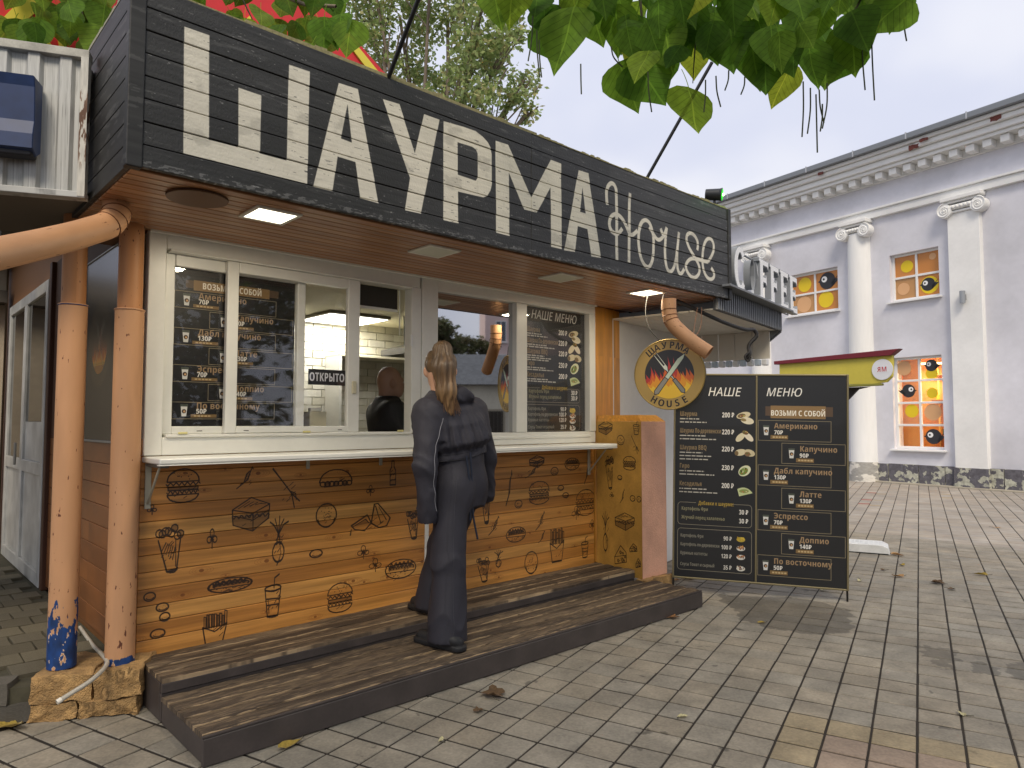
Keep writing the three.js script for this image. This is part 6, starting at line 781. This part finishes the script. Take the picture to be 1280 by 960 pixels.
// ---------------------------------------------------------------- catalpa trees: big heart-shaped leaves and long pods
function leafGeo(seed) { // base at the origin, tip towards -y, folded along the midrib, 1 unit long
  const rows = [[-.10, .0], [-.06, .24], [.02, .39], [.14, .475], [.3, .485], [.47, .40], [.64, .27], [.8, .14], [.92, .05], [1, 0]], q = mulberry(seed), pos = [], uv = [], idx = [], cols = [-1, -.55, 0, .55, 1], bend = (q() - .5) * .5, fold = .12 + .2 * q(), wave = q() * 6;
  rows.forEach(([y, w], r) => cols.forEach((c) => { const yy = r < 2 ? (c === 0 ? .02 * r : y) : y, x = c * w * (1 + .03 * Math.sin(r * 2.1 + seed)); pos.push(x, -yy, Math.abs(x) * fold - .35 * bend * yy * yy + .025 * Math.sin(x * 9 + wave + yy * 7)); uv.push(.5 + x, yy); }));
  for (let r = 0; r < rows.length - 1; r++) for (let c = 0; c < 4; c++) { const a = r * 5 + c; idx.push(a, a + 5, a + 1, a + 1, a + 5, a + 6); }
  const n0 = pos.length / 3; for (let k = 0; k <= 4; k++) { const y = k * .12, o = .04 * bend * k * k; pos.push(-.009 + o, y, .004 * k, .009 + o, y, .004 * k); uv.push(.5, .5, .5, .5); if (k) { const a = n0 + k * 2 - 2; idx.push(a, a + 1, a + 2, a + 1, a + 3, a + 2); } } // leaf stalk
  const g = new THREE.BufferGeometry(); g.setAttribute('position', new THREE.Float32BufferAttribute(pos, 3)); g.setAttribute('uv', new THREE.Float32BufferAttribute(uv, 2)); g.setIndex(idx); g.computeVertexNormals(); return g;
}
const leafGeos = [1, 2, 3, 4, 5, 6].map(leafGeo);
const veins = dataTex(256, 256, (u, v) => { const x = Math.abs(u - .5), m = Math.min(1, x / .012), s = Math.abs(((v - x * .8) * 7 % 1 + 1) % 1 - .5) * 2, side = 1 - .22 * step01(.86, .97, s), k = (m < 1 ? 1.25 : side) * (.86 + .28 * fbm(u * 9, v * 9, 4, 0, 3)); return [205 * k, 215 * k, 190 * k]; });
const leafMats = [0x7ba234, 0x8fb03c, 0x6a9030, 0xb0c844, 0xd2d648].map((c) => phys({ color: c, map: veins, roughness: .82, specularIntensity: .25, transmission: .6, thickness: 0, side: THREE.DoubleSide }));
const barkM = std({ map: rep(mottled(124, 112, 98, .3, 6, 40), 2), roughness: .95 }), twigM = std({ color: 0x3d3a28, roughness: .9 });
function hangLeaf(tree, p, size, mat, tilt) { // p is the middle of the blade, in world space
  const m = M(tree, 'leaf', leafGeos[Math.floor(R() * 6)], leafMats[mat]), toEye = Math.atan2(EYE.x - p.x, EYE.z - p.z); m.scale.setScalar(size); m.rotation.order = 'YXZ'; m.rotation.set(rr(-.5, .35), toEye + rr(-.75, .75) + (R() < .5 ? Math.PI : 0), tilt ?? rr(-.5, .5));
  const half = V(0, -.45 * size, 0).applyEuler(m.rotation); m.position.copy(p).sub(half).sub(tree.position); return m;
}
function catalpa(label, base, limbs, leaves, pods, name = 'catalpa_tree') {
  const t = thing(name, label, 'tree', base.toArray()), L = (p) => p.clone().sub(base);
  M(t, 'trunk', [(() => { const g = new THREE.CylinderGeometry(.12, .19, limbs.fork, 16, 8).translate(0, limbs.fork / 2, 0); return rough(g, .025, 4, 5); })()], barkM);
  for (const [pts, r] of limbs.list) { const c = new THREE.CatmullRomCurve3(pts.map(L)), g = new THREE.TubeGeometry(c, 26, r, 7), p = g.attributes.position; for (let i = 0; i < p.count; i++) { const u = Math.floor(i / 8) / 26, q = c.getPointAt(Math.min(1, u)), k = 1 - .75 * u; p.setXYZ(i, q.x + (p.getX(i) - q.x) * k, q.y + (p.getY(i) - q.y) * k, q.z + (p.getZ(i) - q.z) * k); } M(t, 'branch', g, r > .02 ? barkM : twigM); }
  for (const l of leaves) hangLeaf(t, ...l); for (const [a, len, sw] of pods) M(t, 'seed_pod', tube([L(a), L(a).add(V(sw * .3, -len * .5, 0)), L(a).add(V(sw, -len, sw * .4))], .0032, 10, 5), std({ color: 0x3c4220, roughness: .7 }));
  if (limbs.crown) { const q = mulberry(88), gs = []; for (const [cx, cy, cz, r, n] of limbs.crown) for (let i = 0; i < n; i++) { const g = leafGeos[i % 6].clone(), s = .17 + .08 * q(), v = V(q() * 2 - 1, q() * 2 - 1, q() * 2 - 1).multiplyScalar(r); g.scale(s, s, s).rotateZ(q() - .5).rotateX(q() * 1.6 - .8).rotateY(q() * 6.28).translate(cx + v.x - base.x, cy + v.y * .5, cz + v.z - base.z); gs.push(g); } const c = M(t, 'crown', merge(gs), leafMats[0]); c.userData.kind = 'stuff'; }
  return t;
}
{ // the near tree stands behind and right of the viewer; its branch hangs in at the top
  const lim = [[618, 30], [640, 34], [662, 8], [675, 60], [705, 92], [735, 60], [752, 40], [775, 70], [790, 128], [812, 138], [840, 122], [850, 84], [870, 90], [900, 96], [930, 92], [950, 112], [970, 128], [990, 96], [1010, 92], [1030, 112], [1045, 98], [1060, 98], [1075, 92], [1090, 52], [1100, 20], [1130, 40], [1140, -10]];
  const bottom = (x) => { for (let i = 1; i < lim.length; i++) if (x <= lim[i][0]) return lerp(lim[i - 1][1], lim[i][1], (x - lim[i - 1][0]) / (lim[i][0] - lim[i - 1][0])); return -60; };
  const leaves = [], ex = [[866, 138, 72, 3.0, 3, .05], [705, 52, 82, 2.95, 1, -.3], [690, 50, 66, 3.1, 0, .3], [622, 12, 52, 2.8, 1, .2], [640, 8, 46, 3.0, 0, -.4], [772, 40, 58, 3.0, 1, .2], [786, 110, 62, 3.1, 1, .3], [812, 104, 76, 3.0, 0, -.5], [835, 62, 62, 3.0, 1, .2], [868, 78, 40, 3.5, 4, 0], [915, 62, 66, 2.9, 2, .1], [890, 50, 64, 3.0, 0, -.2], [944, 78, 66, 2.9, 0, .3], [957, 90, 60, 2.9, 2, 0], [976, 108, 52, 3.2, 4, -.6], [990, 70, 62, 2.8, 2, .2], [1016, 80, 62, 2.9, 0, .2], [1032, 88, 56, 3.0, 1, -.1], [1052, 76, 60, 3.0, 0, .5], [1066, 62, 62, 2.9, 1, -.2], [1075, 40, 58, 2.8, 2, .3], [1108, 20, 64, 2.8, 1, .9], [1122, 22, 44, 2.9, 0, -.3], [1096, 0, 56, 2.9, 1, .2], [745, 30, 56, 3.1, 1, -.3], [727, 20, 60, 3.0, 0, .1], [800, 55, 60, 2.9, 2, .3], [855, 35, 60, 3.0, 0, -.2]];
  for (const [x, y, s, d, m, t] of ex) leaves.push([atDepth(x, y, d), s / FOC * d * 1.02, m, t]);
  while (leaves.length < 240) { const x = rr(630, 1125), b = bottom(x), y = rr(-130, b - 30); if (b < 0 && y > b - 20) continue; if (x < 760 && R() < .35) continue; const d = rr(2.6, 3.7); leaves.push([atDepth(x, y, d), rr(.12, .195), R() < .16 ? 3 : R() < .04 ? 4 : Math.floor(R() * 3)]); }
  const P = (x, y, d) => atDepth(x, y, d), base = V(3.7, 0, 1.5), fk = V(3.7, 2.6, 1.5), limbs = { fork: 2.6, crown: [[-1.3, 4.9, .2, 1.2, 210], [-.3, 5.1, .7, 1.2, 210], [-2.2, 4.8, .2, 1.0, 120], [1.2, 5.2, 1.3, 1.2, 170], [3.4, 5.3, 1.8, 1.4, 220]], list: [[[fk, V(2.6, 4.2, 1.5), V(.8, 4.9, 1.1), V(-1.2, 4.9, .4), V(-2.2, 4.9, .2)], .07], [[fk, V(3.5, 3.6, .6), P(1130, -190, 3.2), P(1010, -110, 3.1), P(900, -60, 3.1), P(790, -50, 3.05), P(690, -40, 3.0), P(630, -20, 2.95)], .055], [[P(1010, -110, 3.1), P(985, -40, 3.1), P(968, 10, 3.1), P(960, 50, 3.1)], .018], [[P(900, -60, 3.1), P(880, 0, 3.05), P(870, 50, 3.0), P(866, 104, 3.0)], .008], [[P(790, -50, 3.05), P(800, 0, 3.05), P(805, 60, 3.0)], .01], [[P(690, -40, 3.0), P(700, 0, 3.0), P(702, 20, 3.0)], .01], [[P(1130, -190, 3.2), P(1110, -80, 3.0), P(1085, -20, 2.9), P(1060, 30, 2.9)], .018], [[fk, V(4.4, 4, 1.4), V(5, 5, 1.7)], .06], [[fk, V(3.2, 4.2, 2.2), V(2.6, 5.2, 2.6)], .06]] };  // crown: unseen leaf clumps added overhead to shade the left foreground
  const pods = [[666, 20, .2, -.02], [671, 38, .2, .012], [674, 50, .16, .01], [726, 80, .13, .002], [764, 58, .08, .05], [810, 90, .17, .015], [882, 100, .14, -.01], [895, 95, .13, .02], [911, 88, .09, -.02], [931, 96, .08, -.02], [1004, 102, .24, -.012], [1013, 110, .20, -.02], [1020, 118, .25, 0], [1024, 112, .14, .02], [1034, 104, .2, -.03], [1028, 130, .12, -.014], [1077, 40, .25, .01], [1089, 30, .33, .006], [1130, 22, .1, .01]].map(([x, y, l, s]) => [atDepth(x, y, 2.9), l, s]);
  catalpa('catalpa tree whose big heart-shaped leaves hang over the paving', base, limbs, leaves, pods);
  // the far tree grows behind the passage; its leaves show over the sign
  const lv = []; while (lv.length < 80) { const x = rr(14, 132), y = rr(-60, 62), d = rr(4.6, 5.6); if (x < 40 && y < 40 && y > 0 && R() < .8) continue; if (y > 44 - Math.abs(x - 85) * .2 && x > 50 && R() < .5) continue; lv.push([atDepth(x, y, d), rr(.14, .2), Math.floor(R() * 3)]); }
  lv.push([atDepth(4, 44, 4.8), .27, 1], [atDepth(40, 46, 4.7), .27, 0], [atDepth(118, 52, 4.7), .26, 1], [atDepth(128, 28, 4.8), .25, 0]);
  while (lv.length < 185) { const x = rr(170, 436), y = rr(-70, 66 + (x - 340) * .13), d = rr(4.7, 5.6); if (x < 225 && y > -10) continue; lv.push([atDepth(x, y, d), rr(.14, .2), R() < .2 ? 3 : Math.floor(R() * 3)]); }
  lv.push([atDepth(436, 48, 4.75), .27, 1, .1], [atDepth(424, 40, 4.8), .25, 0, -.1], [atDepth(405, 44, 4.8), .24, 0, 0]);
  const b2 = V(-.9, 0, -6.6), f2 = V(-.9, 2.4, -6.6), Q = (x, y, d) => atDepth(x, y, d);
  catalpa('catalpa tree with hanging leaves in front of the red billboard', b2, { fork: 2.4, list: [[[f2, V(-.6, 3.6, -6.0), Q(60, -130, 5.4), Q(170, -110, 5.2), Q(290, -60, 5.2), Q(360, 0, 5.1), Q(420, 8, 5.0)], .05], [[Q(60, -130, 5.4), Q(90, -60, 5.2), Q(96, -10, 5.1), Q(104, 20, 5.0)], .016], [[Q(290, -60, 5.2), Q(300, -10, 5.1), Q(318, 30, 5.1)], .014], [[Q(170, -110, 5.2), Q(230, -40, 5.2), Q(250, 0, 5.1)], .012], [[f2, V(-1.6, 3.8, -7), V(-2, 5, -7.2)], .05]] }, lv, []);
}
// small-leaved trees: trunk, limbs and a crown of leaf-sized faces in clumps
function smallTree(label, base, h, clumps, n, sz, cols, seed, group) {
  const t = thing('tree', label, 'tree', base.toArray(), group), q = mulberry(seed), u = (a, b) => a + (b - a) * q(), top = V(0, h * .45, 0);
  M(t, 'trunk', rough(new THREE.CylinderGeometry(h * .016, h * .028, h * .46, 12, 6).translate(0, h * .23, 0), h * .004, 1.5, seed), barkM);
  for (const c of clumps) { const e = V(c[0], c[1], c[2]), m = top.clone().lerp(e, .5).add(V(u(-.3, .3), u(-.1, .5), u(-.3, .3))); M(t, 'branch', [new THREE.TubeGeometry(new THREE.CatmullRomCurve3([top.clone().setY(top.y - u(0, h * .1)), m, e]), 12, h * .0035, 5), ...[0, 1, 2, 3].map(() => new THREE.TubeGeometry(new THREE.CatmullRomCurve3([m.clone().lerp(e, u(.3, .9)), e.clone().add(V(u(-1, 1), u(-.6, .8), u(-1, 1)).multiplyScalar(c[3] * .8))]), 5, h * .0016, 4))], barkM); }
  const pos = [], col = [], nor = [], tot = clumps.reduce((s, c) => s + c[3] ** 2, 0);
  for (const c of clumps) { const k = Math.round(n * c[3] ** 2 / tot), subs = Array.from({ length: 14 }, () => V(u(-1, 1), u(-1, 1), u(-1, 1)).normalize().multiplyScalar(c[3] * u(.3, 1))); for (let i = 0; i < k; i++) { const sb = subs[i % 14], p = V(c[0], c[1], c[2]).add(sb).add(V(u(-1, 1), u(-1, 1) * .8, u(-1, 1)).multiplyScalar(c[3] * .36)), d = V(u(-1, 1), u(-1, .4), u(-1, 1)).normalize(), s = V(u(-1, 1), u(-1, 1), u(-1, 1)).cross(d).normalize(), L = sz * u(.7, 1.3), w = L * .28, nn = s.clone().cross(d), a = p, b = p.clone().addScaledVector(d, L * .5).addScaledVector(s, w), e = p.clone().addScaledVector(d, L), f = p.clone().addScaledVector(d, L * .5).addScaledVector(s, -w), cc = cols[Math.floor(q() * cols.length)], g = u(.75, 1.25); for (const v of [a, b, e, a, e, f]) { pos.push(v.x, v.y, v.z); nor.push(nn.x, nn.y, nn.z); col.push(cc[0] * g, cc[1] * g, cc[2] * g); } } }
  const g = new THREE.BufferGeometry(); g.setAttribute('position', new THREE.Float32BufferAttribute(pos, 3)); g.setAttribute('normal', new THREE.Float32BufferAttribute(nor, 3)); g.setAttribute('color', new THREE.Float32BufferAttribute(col, 3));
  M(t, 'crown', g, phys({ vertexColors: true, roughness: .85, specularIntensity: .2, transmission: .45, thickness: 0, side: THREE.DoubleSide })); return t;
}
{
  const D = 13, C = (x, y, r, d = D) => { const p = atDepth(x, y, d); return [p, r]; }, base = atDepth(520, 527, D).setY(0);
  const cl = [[600, 110, .85], [640, 122, .5], [655, 100, .4], [560, 105, .8], [520, 85, .75], [600, 40, .9], [640, 40, .5], [560, 20, .9], [500, 20, .9], [460, 10, .8], [620, -40, 1], [540, -60, 1.2], [460, -60, 1.1], [620, 80, .6], [580, 150, .5], [540, 140, .5], [660, 140, .3], [480, 60, .6]].map(([x, y, r], i) => { const p = atDepth(x, y, D + (i % 5) * .5 - 1); return [p.x - base.x, p.y, p.z - base.z, r * .8]; });
  smallTree('airy small-leaved tree against the sky behind the kiosk roof', base, 9.5, cl, 15000, .105, [[.33, .42, .15], [.42, .5, .2], [.27, .36, .13], [.5, .48, .22], [.36, .44, .2]], 77);
}

// ---------------------------------------------------------------- the far side of the square, seen mirrored in the kiosk window
{
  const A = V(41.2, 0, 40), e = V(.8, 0, -.6), t = thing('apartment_block', 'pale pink apartment block mirrored in the kiosk window', 'building', A.toArray()); t.rotation.y = Math.atan2(.6, .8); // local x along its front; its front looks along -z
  M(t, 'wall', bx(0, 18, 0, 16, 0, 9), std({ map: rep(mottled(214, 190, 184, .06, 4, 50), .2), roughness: .85 })); M(t, 'roof', bx(-.3, 18.3, 16, 16.4, -.3, 9.3), std({ color: 0x6a6462 }));
  for (let f = 0; f < 5; f++) for (let c = 0; c < 5; c++) { const x = .95 + c * 3.4, y = 2.5 + f * 3.05, w = part(t, 'window'); M(w, 'frame', [bx(x, x + .08, y, y + 1.95, -.05, 0), bx(x + .9, x + .98, y, y + 1.95, -.05, 0), bx(x + .08, x + .9, y + 1.87, y + 1.95, -.05, 0), bx(x + .08, x + .9, y, y + .08, -.05, 0), bx(x + .44, x + .52, y + .08, y + 1.87, -.04, 0)], std({ color: 0xe0dfdc })); M(w, 'pane', bx(x + .08, x + .9, y + .08, y + 1.87, -.02, -.005), phys({ color: 0x4a5058, roughness: .1 })); M(w, 'sill', bx(x - .1, x + 1.08, y - .1, y, -.16, 0), std({ color: 0xdcd6d2 })); }
  const o = V(3.1, 0, -4.05).add(V(.6, 0, .80).multiplyScalar(22)), b = thing('low_outbuilding', 'low pale outbuilding with grey corrugated roof mirrored in the kiosk window', 'building', o.toArray()); b.rotation.y = Math.atan2(.62, .785);
  M(b, 'wall', bx(-3, 9, 0, 2.85, 0, 4), std({ map: rep(mottled(222, 216, 198, .1, 4, 51), .4), roughness: .9 })); M(b, 'roof', prism([[-.3, 2.84], [4.3, 2.84], [2.0, 4.2]], 12.6).rotateY(-Math.PI / 2).scale(1, 1, 1).translate(9.3, 0, 0), std({ color: 0x6f7378, roughness: .6, map: rep(gray, .6) })); M(b, 'window_frame', bx(1.6, 2.5, .9, 1.9, -.04, .01), std({ color: 0xa9a08c })); M(b, 'pane', bx(1.68, 2.42, .98, 1.82, -.05, -.041), phys({ color: 0x3a352e, roughness: .15 })); for (let i = 0; i < 5; i++) M(b, 'window_bar', bx(1.75 + i * .15, 1.77 + i * .15, .95, 1.85, -.08, -.06), std({ color: 0x55504a }));
  const tr = (px, dist, y, r, lab, s) => { const d = ray(px, 500), dir = V(d.x, 0, -d.z).normalize(), p = onZ(px, 500, ZF).setY(0).addScaledVector(dir, dist), cl = []; const q = mulberry(s); for (let i = 0; i < 9; i++) cl.push([(q() - .5) * r * 1.5, y + (q() - .5) * r * 1.3, (q() - .5) * r * 1.5, r * .45]); smallTree(lab, p, y * 1.5, cl, 3600, .22, [[.12, .14, .06], [.17, .17, .08], [.19, .16, .09]], s); };
  tr(590, 38, 5.4, 1.7, 'brownish round tree mirrored beside the apartment block', 5); tr(545, 26, 4.9, 1.1, 'green tree mirrored at the edge of the kiosk window', 9); tr(400, 17, 6.5, 3.2, 'broad tree mirrored in the sliding window pane', 15); tr(262, 9, 3.6, 3.6, 'dense dark tree mirrored in the fixed window pane', 25);
}
// ---------------------------------------------------------------- fallen leaves
{
  const mats = { yellow: 0xb59a3c, brown: 0x6b5030, orange: 0xb9824a, pale: 0xd8cf9e, tan: 0xc79b66 };
  const spots = [['yellow', 366, 931, .095, 'yellow curled leaf against the platform front board'], ['brown', 616, 869, .13, 'large crumpled brown leaf on the grey paving'], ['brown', 598, 889, .05, 'scrap of brown leaf beside the crumpled leaf'], ['orange', 840, 772, .11, 'orange-brown leaf by the platform corner'], ['orange', 862, 723, .13, 'orange leaf resting at the foot of the menu board'], ['tan', 846, 726, .08, 'tan leaf beside the stub wall base'], ['brown', 1172, 729, .11, 'dark curled leaf on the open paving'], ['brown', 1190, 737, .06, 'small dark leaf beside the curled leaf'], ['yellow', 1128, 707, .08, 'flat yellow leaf on paving behind the menu board'], ['tan', 1124, 721, .1, 'tan leaf lying behind the menu board edge'], ['yellow', 1228, 719, .1, 'bright yellow leaf alone on the far paving'], ['pale', 1075, 726, .07, 'pale leaf close to the menu board leg'], ['tan', 1120, 694, .12, 'tan leaf against the white ribbed block'], ['brown', 1104, 713, .05, 'tiny brown leaf near the white ribbed block'], ['yellow', 6, 908, .17, 'big yellow leaf by the dark stone edge'], ['pale', 551, 927, .04, 'tiny pale leaf on a tile joint'], ['pale', 1203, 894, .05, 'thin pale leaf sliver on the near paving'], ['pale', 852, 897, .05, 'small white-yellow leaf on the near paving'], ['yellow', 953, 779, .05, 'small yellow leaf on the damp stain and painted shadow'], ['pale', 813, 779, .03, 'pale crumb of leaf by the platform end'], ['pale', 1028, 738, .05, 'pale leaf under the menu board'], ['tan', 1245, 660, .09, 'tan leaf far across the paving']];
  spots.forEach(([m, x, y, s, lab], i) => { const p = onY(x, y, .004), q = mulberry(i + 50), t = thing('fallen_leaf', lab, 'leaf', p.toArray(), 'fallen leaves on the paving'); t.rotation.y = q() * 6; const n = 9, pos = [], idx = [], lob = m === 'brown' || m === 'orange' ? 5 : 1; for (let r = 0; r <= 3; r++) for (let a = 0; a < 20; a++) { const th = a / 20 * 6.283, sh = lob > 1 ? .55 + .45 * Math.abs(Math.cos(th * 2.5)) : (Math.cos(th) > 0 ? .62 + .38 * Math.cos(th) ** 3 : .62), k = r / 3 * sh * s * .55 * (.9 + .2 * q()); pos.push(Math.cos(th) * k * (lob > 1 ? 1 : 1.3), .004 + (r / 3) ** 2 * s * .16 * (.5 + .5 * Math.sin(th * 2 + i) + .4 * q()), Math.sin(th) * k * (lob > 1 ? 1 : .7)); } for (let r = 0; r < 3; r++) for (let a = 0; a < 20; a++) { const b = (a + 1) % 20; idx.push(r * 20 + a, r * 20 + b, (r + 1) * 20 + a, r * 20 + b, (r + 1) * 20 + b, (r + 1) * 20 + a); } const g = new THREE.BufferGeometry(); g.setAttribute('position', new THREE.Float32BufferAttribute(pos, 3)); g.setIndex(idx); g.computeVertexNormals(); M(t, 'blade', uvm(g, 8), phys({ color: mats[m], map: gray, roughness: .8, transmission: .15, thickness: 0, side: THREE.DoubleSide })); M(t, 'stalk', tube([V(-s * .3, .006, 0), V(-s * .6, .01, .01), V(-s * .8, .012, .03)], .0018, 6, 4), twigM); });
}

renderer.render(scene, camera);
